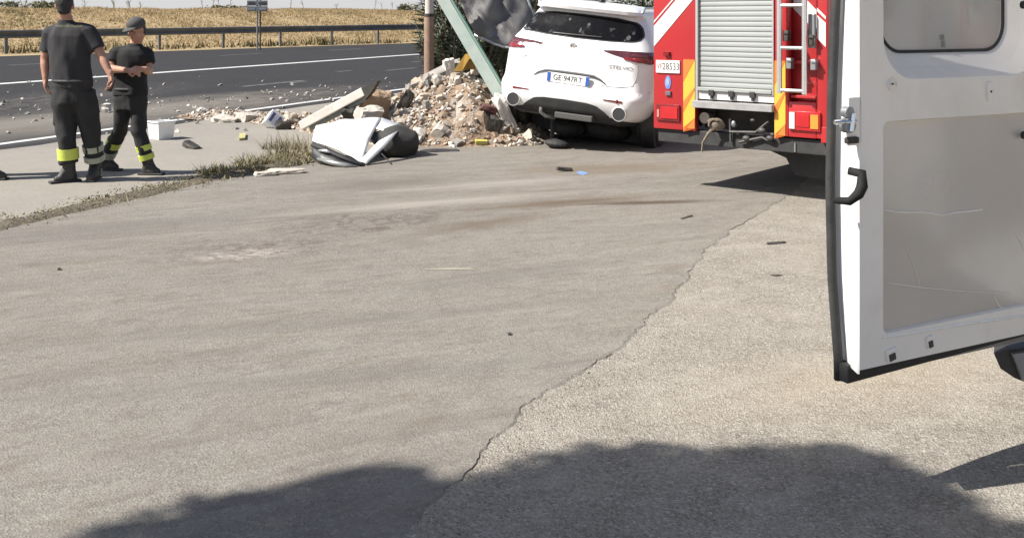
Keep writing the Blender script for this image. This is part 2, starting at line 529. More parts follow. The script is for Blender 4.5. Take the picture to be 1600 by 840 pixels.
M_lot = asphalt("worn_forecourt_asphalt", (0.190, 0.175, 0.152), (0.278, 0.260, 0.230), (0.105, 0.094, 0.081), grain=120, contrast=0.8, bump=0.55, big=0.5, tint=(0.150, 0.130, 0.112),
    streaks=((radians(24), 0.5, 3.2, 0.50, 0.68, (0.128, 0.112, 0.097), 0.55), (radians(20), 0.7, 5.5, 0.52, 0.70, (0.26, 0.24, 0.212), 0.38), (radians(30), 1.5, 4.0, 0.55, 0.70, (0.145, 0.115, 0.085), 0.55), (0.3, 8.0, 14.0, 0.54, 0.68, (0.11, 0.098, 0.086), 0.38), (0.5, 3.0, 8.0, 0.55, 0.64, (0.115, 0.10, 0.088), 0.42)),
    stains=[((0.075, 0.060, 0.054), (-1.05, 7.85, 1.15, 0.62, radians(25), 0.68, 2.5, 1.0), 0.95, 7.0),
            ((0.080, 0.062, 0.056), (-1.72, 6.90, 0.95, 0.55, radians(20), 0.45, 2.5, 1.0), 0.85, 8.0),
            ((0.37, 0.335, 0.30), (-1.76, 6.72, 0.50, 0.22, radians(15), 0.7, 3.5, 0.9), 0.7, 10.0),
            ((0.105, 0.080, 0.058), (0.45, 8.62, 1.45, 0.26, radians(20), 0.61, 2.5, 1.0), 0.95, None),
            ((0.075, 0.058, 0.042), (1.15, 8.62, 0.85, 0.12, radians(8), 0.47, 2.5, 0.8), 0.95, None),
            ((0.115, 0.090, 0.068), (-0.2, 7.75, 1.0, 0.25, radians(38), 0.61, 2.5, 1.0), 0.81, None),
            ((0.26, 0.235, 0.205), (-0.7, 8.6, 1.9, 0.22, radians(24), 0.68, 2.5, 1.0), 0.94, None),
            ((0.27, 0.245, 0.215), (-0.2, 9.6, 1.6, 0.28, radians(22), 0.68, 2.5, 1.0), 0.68, None),
            ((0.125, 0.110, 0.095), (-1.2, 9.6, 1.4, 0.5, radians(24), 0.68, 2.5, 1.0), 0.81, None),
            ((0.14, 0.112, 0.080), (1.0, 10.6, 1.5, 0.5, radians(10), 0.68, 2.5, 1.0), 0.81, None),
            ((0.13, 0.118, 0.108), (-2.9, 7.6, 2.2, 0.45, radians(28), 0.68, 2.5, 1.0), 0.61, None),
            ((0.135, 0.125, 0.112), (0.0, 6.2, 1.2, 0.22, radians(30), 0.81, 3.0, 1.0), 0.54, None),
            ((0.13, 0.12, 0.108), (-0.9, 4.4, 2.2, 0.15, radians(12), 0.81, 3.0, 1.0), 0.47, None),
            ((0.13, 0.12, 0.108), (-1.0, 5.2, 2.4, 0.14, radians(16), 0.81, 3.0, 1.0), 0.41, None)])
Z_LOT = 0.007
n = len(loop)
mb = MB()
skirt = []
for i, p in enumerate(loop):                       # worn, crumbling rim: it slopes down over a few centimetres, here steep, there flat
    q = (loop[(i + 1) % n] - loop[i - 1]); nrm = Vector((q.y, -q.x, 0)).normalized() if q.length > 1e-6 else Vector((1, 0, 0))
    wd = max(0.004, 0.020 + 0.030 * noise.noise(p * 3.1 + Vector((7, 0, 0))) + 0.018 * noise.noise(p * 17.0))
    skirt.append(p + nrm * wd)
mb.add([(p.x, p.y, Z_LOT) for p in loop] + [(p.x, p.y, -0.002) for p in skirt],
       [tuple(range(n))] + [(i, (i + 1) % n, (i + 1) % n + n, i + n) for i in range(n)])
tag(mb.build("forecourt_asphalt", M_lot), kind="structure")

# small stones broken off along the asphalt edge
mb = MB()
for p in edge[3:-2]:
    for k in range(16):
        c = p + Vector((R.gauss(0.10, 0.10), R.uniform(-0.3, 0.3), 0.003))
        r = R.uniform(0.002, 0.005)
        mb.chip(c, r, R)
tag(mb.build("loose_grit", M_gravel), kind="stuff")

# ------------------------------------------------------------------ dry grass bank
M_grass = pm("dry_grass", (0.42, 0.325, 0.19), (0.34, 0.26, 0.145), 0.5, 0.9, lo=0.3, hi=0.7, grime=(0.17, 0.15, 0.062), gscale=0.25, glo=0.56, ghi=0.72)
_nt = M_grass.node_tree; _P = _nt.nodes["Principled BSDF"]
_tr = _nt.nodes.new("ShaderNodeBsdfTranslucent"); _mx = _nt.nodes.new("ShaderNodeMixShader"); _mx.inputs[0].default_value = 0.45
_nt.links.new(_P.inputs["Base Color"].links[0].from_socket, _tr.inputs[0])
_nt.links.new(_P.outputs[0], _mx.inputs[1]); _nt.links.new(_tr.outputs[0], _mx.inputs[2]); _nt.links.new(_mx.outputs[0], _nt.nodes["Material Output"].inputs[0])
mb = MB()
def blade(p, h, w, lean, az):
    d = Vector((cos(az), sin(az), 0)); e = Vector((-d.y, d.x, 0))
    o = len(mb.v)
    mb.v += [tuple(p - e * w / 2), tuple(p + e * w / 2), tuple(p + d * lean * h + Vector((0, 0, h)))]
    mb.f.append((o, o + 1, o + 2)); mb.m.append(0)
for k in range(85000):
    u = R.uniform(-14, 62); q = R.uniform(0.5, 18) if R.random() < 0.8 else R.uniform(11, 19)
    clump = 0.6 + 0.8 * noise.noise(Vector((u * 0.35, q * 0.35, 3)))
    h = R.uniform(0.07, 0.24) * max(0.35, clump + 0.3)
    if q < 2: h *= 0.6
    blade(rail_pt(u, q, bank_z(u, q) - 0.02), h, R.uniform(0.07, 0.14), R.uniform(-1.0, 1.2), R.uniform(0, 6.28))
tag(mb.build("dry_grass", M_grass, fix=False), kind="stuff")
M_stalk = pm("weed_stalk", (0.20, 0.15, 0.09), (0.11, 0.10, 0.05), 2, 0.9)
mb = MB()
for k in range(60):       # taller dead stalks along the crest
    u = R.uniform(-10, 58); q = R.uniform(12, 17); p = rail_pt(u, q, bank_z(u, q) - 0.05)
    h = R.uniform(0.5, 1.1)
    tip = p + Vector((R.uniform(-.3, .3), R.uniform(-.3, .3), h))
    mb.tube([p, tip], [0.025, 0.012], 4)
    for j in range(4):
        a = p.lerp(tip, R.uniform(.4, .95)); mb.tube([a, a + Vector((R.uniform(-.25, .25), R.uniform(-.25, .25), R.uniform(.1, .3)))], [0.015, 0.008], 3)
tag(mb.build("dead_stalks", M_stalk, fix=False), kind="stuff")
M_scrub = pm("verge_scrub", (0.10, 0.085, 0.035), (0.23, 0.18, 0.09), 1.2, 0.9)
mb = MB()
for (px, w, hh, dn) in ((135, 2.5, .5, 90), (20, 2.0, .5, 80), (345, 2.0, .45, 90), (400, 1.6, .45, 120), (466, 1.7, .55, 140), (540, 2.4, .4, 90), (600, 2.2, .35, 80), (260, 3, .4, 80), (210, 2, .4, 60)):
    t0 = px / 650.0 * (RB - RA).length
    for k in range(dn):
        u = t0 + R.gauss(0, w * 0.45); q = R.uniform(0.15, 1.0)
        p = rail_pt(u, q, bank_z(u, q) - 0.02)
        blade(p, R.uniform(.12, hh), R.uniform(.08, .16), R.uniform(-.8, .8), R.uniform(0, 6.28))
tag(mb.build("verge_weeds", M_scrub, fix=False), kind="stuff")

# low bushes on the skyline
M_far_leaf = pm("far_foliage", (0.085, 0.095, 0.045), (0.15, 0.145, 0.075), 0.6, 0.9)
M_bark = pm("bark", (0.14, 0.10, 0.07), (0.08, 0.06, 0.045), 6, 0.9, bump=0.5, bscale=20)
def leafy(mb, c, rad, count, size, aspect=1.0, rnd=R, squash=1.0):
    for k in range(count):
        while True:
            v = Vector((rnd.uniform(-1, 1), rnd.uniform(-1, 1), rnd.uniform(-1, 1)))
            if 0.15 < v.length < 1: break
        p = Vector(c) + Vector((v.x * rad[0], v.y * rad[1], v.z * rad[2]))
        if noise.noise(p * (1.6 / max(rad)) * 1.5) < -0.12: continue
        a = Vector((rnd.gauss(0, 1), rnd.gauss(0, 1), rnd.gauss(0, 1))).normalized()
        b = a.cross(Vector((rnd.gauss(0, 1), rnd.gauss(0, 1), rnd.gauss(0, 1)))).normalized()
        s = size * rnd.uniform(0.6, 1.4)
        o = len(mb.v)
        mb.v += [tuple(p - a * s), tuple(p + b * s * aspect * 0.5), tuple(p + a * s), tuple(p - b * s * aspect * 0.5)]
        mb.f.append((o, o + 1, o + 2, o + 3)); mb.m.append(0)
for i, (px, u_extra, w, h, lab) in enumerate(((30, 17, 2.6, 0.55, "long low olive bush on the skyline at the far left of the grass bank"),
                                    (76, 18, 1.2, 0.5, "small olive bush on the skyline just left of the bareheaded firefighter"),
                                    (350, 16, 2.2, 0.45, "brownish bush on the skyline left of the blue-grey road sign"),
                                    (640, 16, 1.2, 0.7, "bush on the skyline beside the brown pole"))):
    dd_ = 62.5 + (88.8 - 60.7) * px / 640.0
    b = Q(px, 30, dd_); b.z = 2.12
    e = empty("skyline_bush", b)
    tag(e, lab, "bush", "bushes on the skyline")
    mb = MB()
    for k in range(6):
        leafy(mb, (R.uniform(-w * .6, w * .6), R.uniform(-.4, .4), h * R.uniform(.35, .65)), (w * .45, .6, h * .5), 130, 0.13, 0.7)
    mb.build("crown", M_far_leaf if i != 2 else M_stalk, e, fix=False)
    mb = MB()
    for k in range(5): mb.tube([(0.02 * k - .04, 0, -0.3), (R.uniform(-w * .5, w * .5), 0, h * .8)], [0.06, 0.02], 5)
    mb.build("trunk", M_bark, e)

# ------------------------------------------------------------------ guardrail
M_rail = pm("weathered_guardrail", (0.105, 0.107, 0.11), (0.16, 0.16, 0.155), 1.5, 0.6, 0.35, grime=(0.10, 0.075, 0.06), gscale=0.8, glo=.6, ghi=.8)
gr = empty("guardrail", rail_pt(0, 0, 0))
tag(gr, "long grey steel guardrail on posts along the far side of the highway", "guardrail")
prof = [(0.0, 0.0), (-0.05, 0.03), (-0.07, 0.075), (-0.05, 0.12), (0.0, 0.165), (0.0, 0.215), (-0.05, 0.26), (-0.07, 0.305), (-0.05, 0.35), (0.0, 0.38)]
def rail_z(u): return 0.66 + 0.0062 * u
for k in range(-9, 24):
    u0, u1 = k * 4.0 - 0.06, k * 4.0 + 4.0
    lap = 0.012 * (k % 2)
    rows = [[rail_pt(u, q - 0.06 - lap, rail_z(u) + z) - gr.location for q, z in prof] for u in (u0, u1)]
    mb = MB(); mb.grid(rows)
    rows2 = [[p + RN * 0.012 for p in r] for r in rows][::-1]
    mb.grid(rows2)
    mb.build("rail_beam", M_rail, gr)
    pu = k * 4.0 + 0.3
    p = rail_pt(pu, 0.06, 0) - gr.location
    mb = MB(); mb.box(p + Vector((0, 0, (rail_z(pu) + 0.28) / 2 - 0.1)), (0.14, 0.10, rail_z(pu) + 0.40), rotz(atan2(RU.y, RU.x)))
    mb.build("post", M_rail, gr)

# ------------------------------------------------------------------ road sign seen beyond the rail
M_signback = pm("sign_back", (0.17, 0.19, 0.215), (0.13, 0.145, 0.16), 3, 0.5, 0.4)
sd = 53.0
sp = Q(402, 30, sd); sz0 = bank_z(20, 3)
sg = empty("road_sign", (sp.x, sd, sz0))
tag(sg, "blue-grey road sign panels on a thin post above the dry grass bank", "road sign")
MB().tube([(0, 0, -0.3), (0, 0, 3.4)], 0.045, 8).build("post", M_galv, sg)
MB().tube([(0.13, 0.1, -0.3), (0.13, 0.1, 3.4)], 0.04, 8).build("post", M_stalk, sg)
zz = Q(0, 18, sd).z - sz0
for k in range(4):
    mb = MB(); mb.bbox((0.02, -0.07, zz + 0.13 + k * 0.29), (1.06, 0.04, 0.265), 0.012)
    mb.build("sign_panel", M_signback, sg)
    for cx_, ww_ in ((-0.27, 0.34), (0.30, 0.36)):
        MB().box((cx_, -0.098, zz + 0.13 + k * 0.29), (ww_, 0.008, 0.11)).build("sign_rib", M_galv if k % 2 == 0 else M_dark_metal, sg)

# ------------------------------------------------------------------ brown pole by the rubble
M_pole_low = pm("brown_pole", (0.27, 0.175, 0.125), (0.20, 0.13, 0.095), 4, 0.75, bump=0.3, bscale=30, grime=(0.32, 0.24, 0.18), gscale=1.5)
M_pole_up = pm("pale_pole", (0.50, 0.46, 0.42), (0.40, 0.36, 0.32), 4, 0.6)
pp = Q(670.5, 30, 15.4)
pl = empty("utility_pole", (pp.x, pp.y, 0))
tag(pl, "slim upright pole, brown below and pale above, behind the rubble", "pole")
MB().tube([(0, 0, -0.2), (0.0, 0, 1.60)], 0.076, 16).build("pole_sleeve", M_pole_low, pl, smooth=radians(50))
MB().tube([(0, 0, 0.0), (0.01, 0, 6.2)], [0.068, 0.055], 16).build("pole_shaft", M_pole_up, pl, smooth=radians(50))
MB().tube([(0, 0, 1.585), (0, 0, 1.63)], 0.080, 16).build("clamp_ring", M_dark_metal, pl, smooth=radians(50))

# ------------------------------------------------------------------ oleander bushes behind the crash
M_ole = pm("oleander_leaf", (0.045, 0.062, 0.032), (0.10, 0.115, 0.07), 1.8, 0.6, lo=0.35, hi=0.7)
M_ole_dry = pm("dry_oleander_leaf", (0.22, 0.18, 0.11), (0.12, 0.105, 0.06), 1.6, 0.8)
M_stem = pm("bush_stem", (0.12, 0.10, 0.07), (0.20, 0.17, 0.12), 3, 0.85)
def oleander(c, rx, ry, h, stems, lab, mat, leaf=0.075, rnd=R):
    e = empty("oleander_bush", c)
    tag(e, lab, "bush", "oleander bushes behind the crash")
    ms, ml = MB(), MB()
    for s in range(stems):
        a = rnd.uniform(0, 6.28); rr = sqrt(rnd.random())
        base = Vector((cos(a) * rx * 0.35 * rr, sin(a) * ry * 0.35 * rr, -0.1))
        hh = h * rnd.uniform(0.45, 1.0)
        tip = Vector((cos(a) * rx * rr * 1.05, sin(a) * ry * rr * 1.05, hh))
        mid = base.lerp(tip, 0.5) + Vector((0, 0, hh * 0.12))
        path = [base, base.lerp(mid, .5), mid, mid.lerp(tip, .5), tip]
        ms.tube(path, [0.02, 0.017, 0.013, 0.009, 0.005], 4, cap=False)
        for k in range(16):
            t = rnd.uniform(0.12, 1.0)
            i = min(int(t * 4), 3); q = path[i].lerp(path[i + 1], t * 4 - i)
            ax = (path[i + 1] - path[i]).normalized()
            for w in range(3):
                ph = rnd.uniform(0, 6.28)
                e1_ = ax.cross(Vector((0.3, 0.9, 0.2))).normalized(); e2_ = ax.cross(e1_)
                out = (e1_ * cos(ph) + e2_ * sin(ph) + ax * rnd.uniform(0.3, 1.1)).normalized()
                side = out.cross(ax + Vector((rnd.uniform(-.3, .3),) * 3)).normalized()
                L_ = leaf * rnd.uniform(0.8, 1.7); W_ = L_ * 0.16
                up = out.cross(side)
                o = len(ml.v)
                p1 = q + out * L_; p2 = q + out * L_ * 2 - Vector((0, 0, L_ * 0.3))
                ml.v += [tuple(q), tuple(p1 + side * W_), tuple(p2), tuple(p1 - side * W_)]
                ml.f.append((o, o + 1, o + 2, o + 3)); ml.m.append(0)
    ms.build("stems", M_stem, e, fix=False)
    ml.build("foliage", mat, e, fix=False)
    return e
p = Q(722, 30, 16.3); oleander((p.x, p.y, 0), 0.75, 0.8, 2.4, 150, "dark green oleander bush between the brown pole and the leaning green beam", M_ole)
p = Q(800, 30, 17.6); oleander((p.x, p.y, 0), 1.0, 0.9, 2.7, 170, "dark oleander bush behind the grey crumpled sheet", M_ole)
p = Q(860, 30, 15.8); oleander((p.x + .1, p.y + 2.6, 0), 1.0, 0.9, 2.6, 120, "half dry tan and olive oleander bush above the white car roof", M_ole_dry)
for i, (x, y) in enumerate(((3.4, 21), (5.6, 24.5), (8.5, 29))):
    oleander((x, y, 0), 1.4, 1.2, 2.6, 90, ("dusty oleander bush behind the fire engine, nearest of its row to the white car", "middle oleander bush of the row hidden behind the fire engine", "farthest oleander bush of the row behind the fire engine")[i], M_ole, 0.12)

# tree that stands off to the left behind the photographer and throws the shade in the foreground
M_tree_leaf = pm("tree_leaf", (0.055, 0.085, 0.035), (0.095, 0.12, 0.05), 2, 0.7)
tz = 3.6
off = Vector((SUN_AZ_DIR.x, SUN_AZ_DIR.y, 0)) * (tz / math.tan(SUN_ELEV))
shade_px = [(60, 850), (200, 812), (330, 772), (430, 757), (520, 738), (600, 722), (640, 733), (690, 750), (740, 742), (800, 722), (860, 702), (930, 694), (1000, 688), (1060, 700), (1130, 692), (1210, 686), (1290, 690), (1340, 702), (1375, 722), (1420, 745), (1440, 790), (1440, 850)]
edge_s = [G(x, y) for x, y in shade_px]
tr = empty("shade_tree", (-4.9, 0.5, 0))
tag(tr, "leafy tree left of the photographer that shades the foreground", "tree")
RT = random.Random(21)
ml, mt = MB(), MB()
tops = []
def to_crown(g, z):
    return Vector((g.x, g.y, 0)) + Vector((SUN_AZ_DIR.x, SUN_AZ_DIR.y, 0)) * (z / math.tan(SUN_ELEV)) + Vector((0, 0, z)) - tr.location
spots = []
for i, g in enumerate(edge_s):
    # leaf clumps hang just inside the outline of the shade, then further ones fill it
    for rr, back in ((0.11, 0.11), (0.16, 0.20), (0.24, 0.38), (0.32, 0.70), (0.34, 1.1)):
        z = RT.uniform(4.4, 6.2)
        gg = Vector((g.x * (1 - 0.10 * back), g.y - back, 0))
        spots.append((to_crown(gg, z), rr))
for c, rr in spots:
    leafy(ml, c, (rr * 1.05, rr, rr * 0.9), int(520 * (rr / 0.3) ** 2) + 25, 0.042, 0.9, RT)
    if RT.random() < 0.4: tops.append(c)
ml.build("crown", M_tree_leaf, tr, fix=False)
mt.tube([(0, 0, -0.2), (0.05, 0, 1.3), (0.02, 0.05, 2.7), (0.1, 0.1, 4.0)], [0.16, 0.12, 0.10, 0.08], 10)
for c in tops[::2]:
    f = Vector((0.05, 0.05, RT.uniform(2.9, 3.9)))
    mt.tube([f, f.lerp(c, 0.5) + Vector((0, 0, 0.15)), c], [0.05, 0.03, 0.012], 6)
mt.build("trunk", M_bark, tr, smooth=True, fix=False)

# ------------------------------------------------------------------ rubble of the knocked-down wall
RR = random.Random(5)
ridge = [((0.02, 12.95), 0.30, 0.50), ((-0.28, 13.3), 0.64, 0.9), ((-0.62, 13.4), 0.90, 1.05), ((-1.0, 13.5), 0.80, 1.10), ((-1.4, 13.7), 0.62, 1.05), ((-1.9, 14.1), 0.40, 0.85), ((-2.5, 14.8), 0.17, 0.7), ((-3.4, 15.6), 0.11, 0.6), ((-4.8, 16.6), 0.08, 0.55)]
def rub_h(x, y):
    best = 0.0
    for (a, ha, wa), (b, hb, wb) in zip(ridge, ridge[1:]):
        a = Vector(a); b = Vector(b); p = Vector((x, y)); ab = b - a
        t = min(max((p - a).dot(ab) / ab.length_squared, 0), 1)
        d = (p - a.lerp(b, t)).length; h = ha + (hb - ha) * t; w = wa + (wb - wa) * t
        best = max(best, h * max(0, 1 - (d / w) ** 1.35))
    return best * 0.92
def rub_z(x, y):
    h = rub_h(x, y)
    return h + (0.10 * noise.noise(Vector((x * 3, y * 3, 1))) + 0.05 * noise.noise(Vector((x * 9, y * 9, 5)))) * min(1, h * 4)
M_mound = pm("rubble_earth", (0.20, 0.128, 0.08), (0.27, 0.20, 0.14), 9, 0.95, bump=1.0, bscale=30, bdist=0.03, grime=(0.37, 0.33, 0.285), gscale=2.2, glo=.50, ghi=.66)
rp = empty("rubble_pile", (-0.8, 13.4, 0))
tag(rp, "heap of broken pale stone and brown earth from the knocked-down wall", "rubble pile")
xs = [-5.6 + 0.07 * i for i in range(90)]; ys = [11.9 + 0.07 * i for i in range(78)]
mb = MB()
rows = []
for y in ys:
    rows.append([Vector((x, y, rub_z(x, y) - 0.012)) - rp.location for x in xs])
g_ = MB(); g_.grid(rows)
keep = [f for f in g_.f if max(rub_h(g_.v[i][0] + rp.location.x, g_.v[i][1] + rp.location.y) for i in f) > 0.0]
idx = {}; vv = []; ff = []
for f in keep:
    q = []
    for i in f:
        if i not in idx: idx[i] = len(vv); vv.append(g_.v[i])
        q.append(idx[i])
    ff.append(tuple(q))
mb.add(vv, ff); mb.build("earth_mound", M_mound, rp)
stone_m = [pm("limestone_pale", (0.46, 0.42, 0.37), (0.36, 0.32, 0.27), 5, 0.9, bump=0.6, bscale=18),
           pm("limestone_buff", (0.34, 0.28, 0.215), (0.43, 0.37, 0.30), 5, 0.9, bump=0.6, bscale=18),
           pm("limestone_grey", (0.30, 0.28, 0.255), (0.21, 0.195, 0.18), 5, 0.9, bump=0.6, bscale=18),
           pm("mortar_white", (0.55, 0.52, 0.48), (0.43, 0.40, 0.36), 5, 0.9, bump=0.5, bscale=18),
           pm("stone_brown", (0.22, 0.155, 0.11), (0.28, 0.21, 0.155), 5, 0.9, bump=0.6, bscale=18)]
def stone_mesh(rnd, sub=1):
    bm = bmesh.new(); bmesh.ops.create_cube(bm, size=1.6)
    bmesh.ops.subdivide_edges(bm, edges=bm.edges[:], cuts=1, use_grid_fill=True)
    sd_ = Vector((rnd.uniform(0, 99), rnd.uniform(0, 99), rnd.uniform(0, 99)))
    for v in bm.verts:
        q = v.co.normalized() * 0.9
        v.co = v.co.lerp(q, 0.42) * (1 + 0.38 * noise.noise(v.co * 0.9 + sd_))
        v.co += Vector((noise.noise(v.co * 2 + sd_), noise.noise(v.co * 2.2 - sd_), noise.noise(v.co * 1.8 + sd_ * 2))) * 0.2
    me = bpy.data.meshes.new("stone"); bm.to_mesh(me); bm.free()
    return me
stone_lib = []
for i in range(20):
    me = stone_mesh(RR); me.materials.append(stone_m[[0, 1, 2, 3, 4, 1, 4, 0][i % 8]]); stone_lib.append(me)
count = 0
tries = 0
while count < 290 and tries < 9000:
    tries += 1
    if RR.random() < 0.74: x, y = RR.uniform(-2.2, 0.25), RR.uniform(12.2, 14.0)
    else: x, y = RR.uniform(-5.3, -1.8), RR.uniform(13.8, 17.0)
    h = rub_h(x, y)
    if h < 0.012: continue
    main = x > -2.2
    if main and (Vector(((x + 0.42) / 0.42, (y - 12.85) / 0.6)).length < 1) and RR.random() < 0.85: continue   # bare brown earth slide
    s = RR.choice((0.028, 0.03, 0.033, 0.037, 0.042, 0.048, 0.055, 0.065, 0.08, 0.10)) * (1.0 if main else 0.8)
    o = link("stone", RR.choice(stone_lib), rp)
    o.location = Vector((x, y, rub_z(x, y) + s * 0.10)) - rp.location
    o.rotation_euler = (RR.uniform(0, 6.28), RR.uniform(0, 6.28), RR.uniform(0, 6.28))
    o.scale = (s * RR.uniform(0.8, 1.5), s * RR.uniform(0.8, 1.3), s * RR.uniform(0.5, 1.0))
    count += 1
mb = [MB() for _ in range(4)]
for k in range(14000):
    if RR.random() < 0.6: x, y = RR.uniform(-2.3, 0.35), RR.uniform(12.0, 14.0)
    else: x, y = RR.uniform(-5.4, -1.8), RR.uniform(13.6, 17.2)
    h = rub_h(x, y)
    if h <= 0 : continue
    if Vector(((x + 0.42) / 0.42, (y - 12.85) / 0.6)).length < 1 and RR.random() < 0.75: continue
    r = RR.choice((.007, .009, .011, .013, .016, .020, .026, .034))
    mb[(0, 1, 1, 3, 3, 2)[k % 6]].chip(Vector((x, y, rub_z(x, y) - 0.025 + r * .4)) - rp.location, r, RR)
for i, b in enumerate(mb):
    tag(b.build("rubble_chips", stone_m[(0, 1, 3, 4)[i]], rp, fix=False), kind="stuff")

def lump(name, c, size, rot, mat, lab, cat, seed, rnd_=0.28):
    rnd = random.Random(seed)
    bm = bmesh.new(); bmesh.ops.create_cube(bm, size=1.0)
    bmesh.ops.subdivide_edges(bm, edges=bm.edges[:], cuts=5, use_grid_fill=True)
    s = Vector((rnd.uniform(0, 50),) * 3)
    for v in bm.verts:
        v.co = v.co.lerp(v.co.normalized() * 0.62, rnd_)
        v.co *= 1 + 0.30 * noise.noise(v.co * 2.2 + s) + 0.10 * noise.noise(v.co * 6 + s)
        v.co = Vector((v.co.x * size[0], v.co.y * size[1], v.co.z * size[2]))
    me = bpy.data.meshes.new(name); bm.to_mesh(me); bm.free()
    me.materials.append(mat)
    if rnd_ > .5: me.polygons.foreach_set("use_smooth", [True] * len(me.polygons))
    o = link(name, me); o.location = c; o.rotation_euler = rot
    return tag(o, lab, cat)
M_tan = pm("tan_block", (0.30, 0.21, 0.135), (0.24, 0.165, 0.105), 4, 0.9, bump=0.7, bscale=20, grime=(0.36, 0.30, 0.23), gscale=3, glo=.55)
lump("masonry_block", Q(583, 166, 13.1), (0.36, 0.30, 0.38), (0.3, 0.2, 0.4), M_tan, "tan broken masonry block against the white beam, left of the rubble heap", "block", 3)
lump("concrete_slab", Q(682, 120, 13.7), (0.75, 0.35, 0.16), (0.1, -0.42, 0.2), stone_m[2], "flat grey slab lying on the heap's crest right of the brown pole", "slab", 4)
lump("concrete_slab", Q(793, 188, 12.75), (0.15, 0.20, 0.62), (0.1, -0.42, 0.2), stone_m[3], "white chunk of wall leaning between the rubble and the car tyre", "slab", 6)
lump("concrete_lump", Q(576, 184, 12.5), (0.30, 0.25, 0.24), (0.2, 0.1, 0.5), stone_m[0], "pale rounded concrete lump just behind the torn white car panel", "concrete lump", 8)
lump("concrete_lump", Q(744, 104, 13.5), (0.09, 0.11, 0.22), (0.1, 0.25, 0.3), stone_m[0], "upright pale fragment on top of the heap beside the green beam", "concrete lump", 9)
lump("concrete_lump", Q(702, 106, 13.6), (0.14, 0.13, 0.24), (0.1, -0.2, 0.3), stone_m[3], "pointed white fragment on the heap's crest left of the yellow plate", "concrete lump", 12)
for i, (x, y, d, sz) in enumerate(((352, 190, 15.4, .34), (390, 186, 15.6, .40), (455, 186, 14.9, .30), (480, 204, 14.3, .26))):
    lump("wall_fragment", Q(x, y, d), (sz, sz * .6, sz * .42), (0.2, 0.1, i), stone_m[(0, 0, 1, 1)[i]],
         ("pale wall fragment at the left end of the low rubble line", "wide pale wall fragment just left of the white box with blue stripes", "buff wall fragment just right of the white box with blue stripes", "buff wall fragment at the foot of the long white beam")[i], "wall fragment", 20 + i)
lump("dark_debris", Q(548, 178, 12.9), (0.20, 0.2, 0.14), (0.2, 0.1, 0), M_dark_metal, "dark lump of wreckage in front of the tan masonry block", "debris", 31)
lump("dark_debris", Q(634, 158, 13.0), (0.13, 0.1, 0.26), (0.2, 0.5, 0), M_dark_metal, "dark twisted scrap on the left flank of the rubble heap", "debris", 32)
lump("dark_debris", Q(764, 170, 12.75), (0.19, 0.1, 0.09), (0.2, 0.3, 0), pm("rust_scrap", (0.09, 0.035, 0.03), None, 5, 0.8), "rust-red scrap on the right flank of the rubble heap", "debris", 33)
lump("dark_debris", Q(772, 200, 12.65), (0.16, 0.1, 0.26), (0.2, 0.3, 0), M_dark_metal, "dark grey scrap behind the white leaning wall chunk", "debris", 34)

# long white beam lying across the low rubble
M_beam = pm("dirty_white_beam", (0.62, 0.575, 0.53), (0.52, 0.475, 0.43), 4, 0.7, grime=(0.4, 0.34, 0.28), gscale=6, glo=.6)
a, b = Q(474, 195, 13.2), Q(592, 131, 12.75)
ax = (b - a); ln = ax.length; ax.normalize()
rot = ax.to_track_quat('X', 'Z').to_euler()
bmo = empty("fallen_beam", a, rot); tag(bmo, "long dirty white beam with a dark broken end lying over the low rubble", "beam")
mb = MB(); mb.bbox((ln * 0.40, 0, 0), (ln * 0.84, 0.10, 0.115), 0.012); mb.build("shaft", M_beam, bmo)
mb = MB(); mb.bbox((ln * 0.42, 0.03, -0.085), (ln * 0.74, 0.07, 0.05), 0.008); mb.build("underside_strip", pm("greenish_steel", (0.16, 0.19, 0.17), (0.24, 0.25, 0.22), 5, .6), bmo)
mb = MB(); mb.prism([(ln * .80, -0.04, -0.10), (ln * .80, -0.04, 0.05), (ln * 1.02, -0.04, 0.03), (ln * .90, -0.04, -0.06)], (0, 0.08, 0)); mb.build("broken_end", M_dark_metal, bmo)

# toppled sign: green beam with a crumpled grey sheet hanging from it
M_green = pm("green_paint", (0.105, 0.20, 0.150), (0.13, 0.225, 0.17), 5, 0.6, grime=(0.17, 0.215, 0.18), gscale=3, glo=.55, ghi=.8)
M_green_shaded = pm("shaded_green_side", (0.20, 0.25, 0.22), (0.26, 0.29, 0.26), 6, 0.6)  # grey-green of the beam's shaded side, put into the colour
a, b = Q(792, 162, 12.9), Q(664, -55, 13.7)
ax = (b - a); ln = ax.length
fr = empty("toppled_frame", a)
tag(fr, "leaning green beam of a toppled sign frame with a crumpled grey metal sheet", "sign frame")
ax.normalize()
rot = ax.to_track_quat('Z', 'Y').to_matrix() @ rotz(radians(28))
mb = MB(); mb.bbox(rot @ Vector((0, 0, ln / 2 - 0.1)), (0.165, 0.165, ln), 0.012, rot); mb.build("beam", M_green, fr)
mb = MB(); mb.bbox(rot @ Vector((0.092, -0.02, ln / 2 - 0.05)), (0.02, 0.15, ln * 0.98), 0.004, rot); mb.build("edge_flange", M_green_shaded, fr)  # thin plate carrying the painted shade tone along one side of the beam
M_sheet = pm("crumpled_sheet", (0.055, 0.053, 0.054), (0.082, 0.078, 0.076), 2.5, 0.65, 0.0, bump=0.25, bscale=14, bdist=.03, grime=(0.075, 0.08, 0.13), gscale=1.6, glo=.60, ghi=.72)
tl, tr_, br, bl = Q(690, -60, 14.2), Q(800, -70, 15.0), Q(848, 68, 14.1), Q(742, 56, 13.9)
rows = []
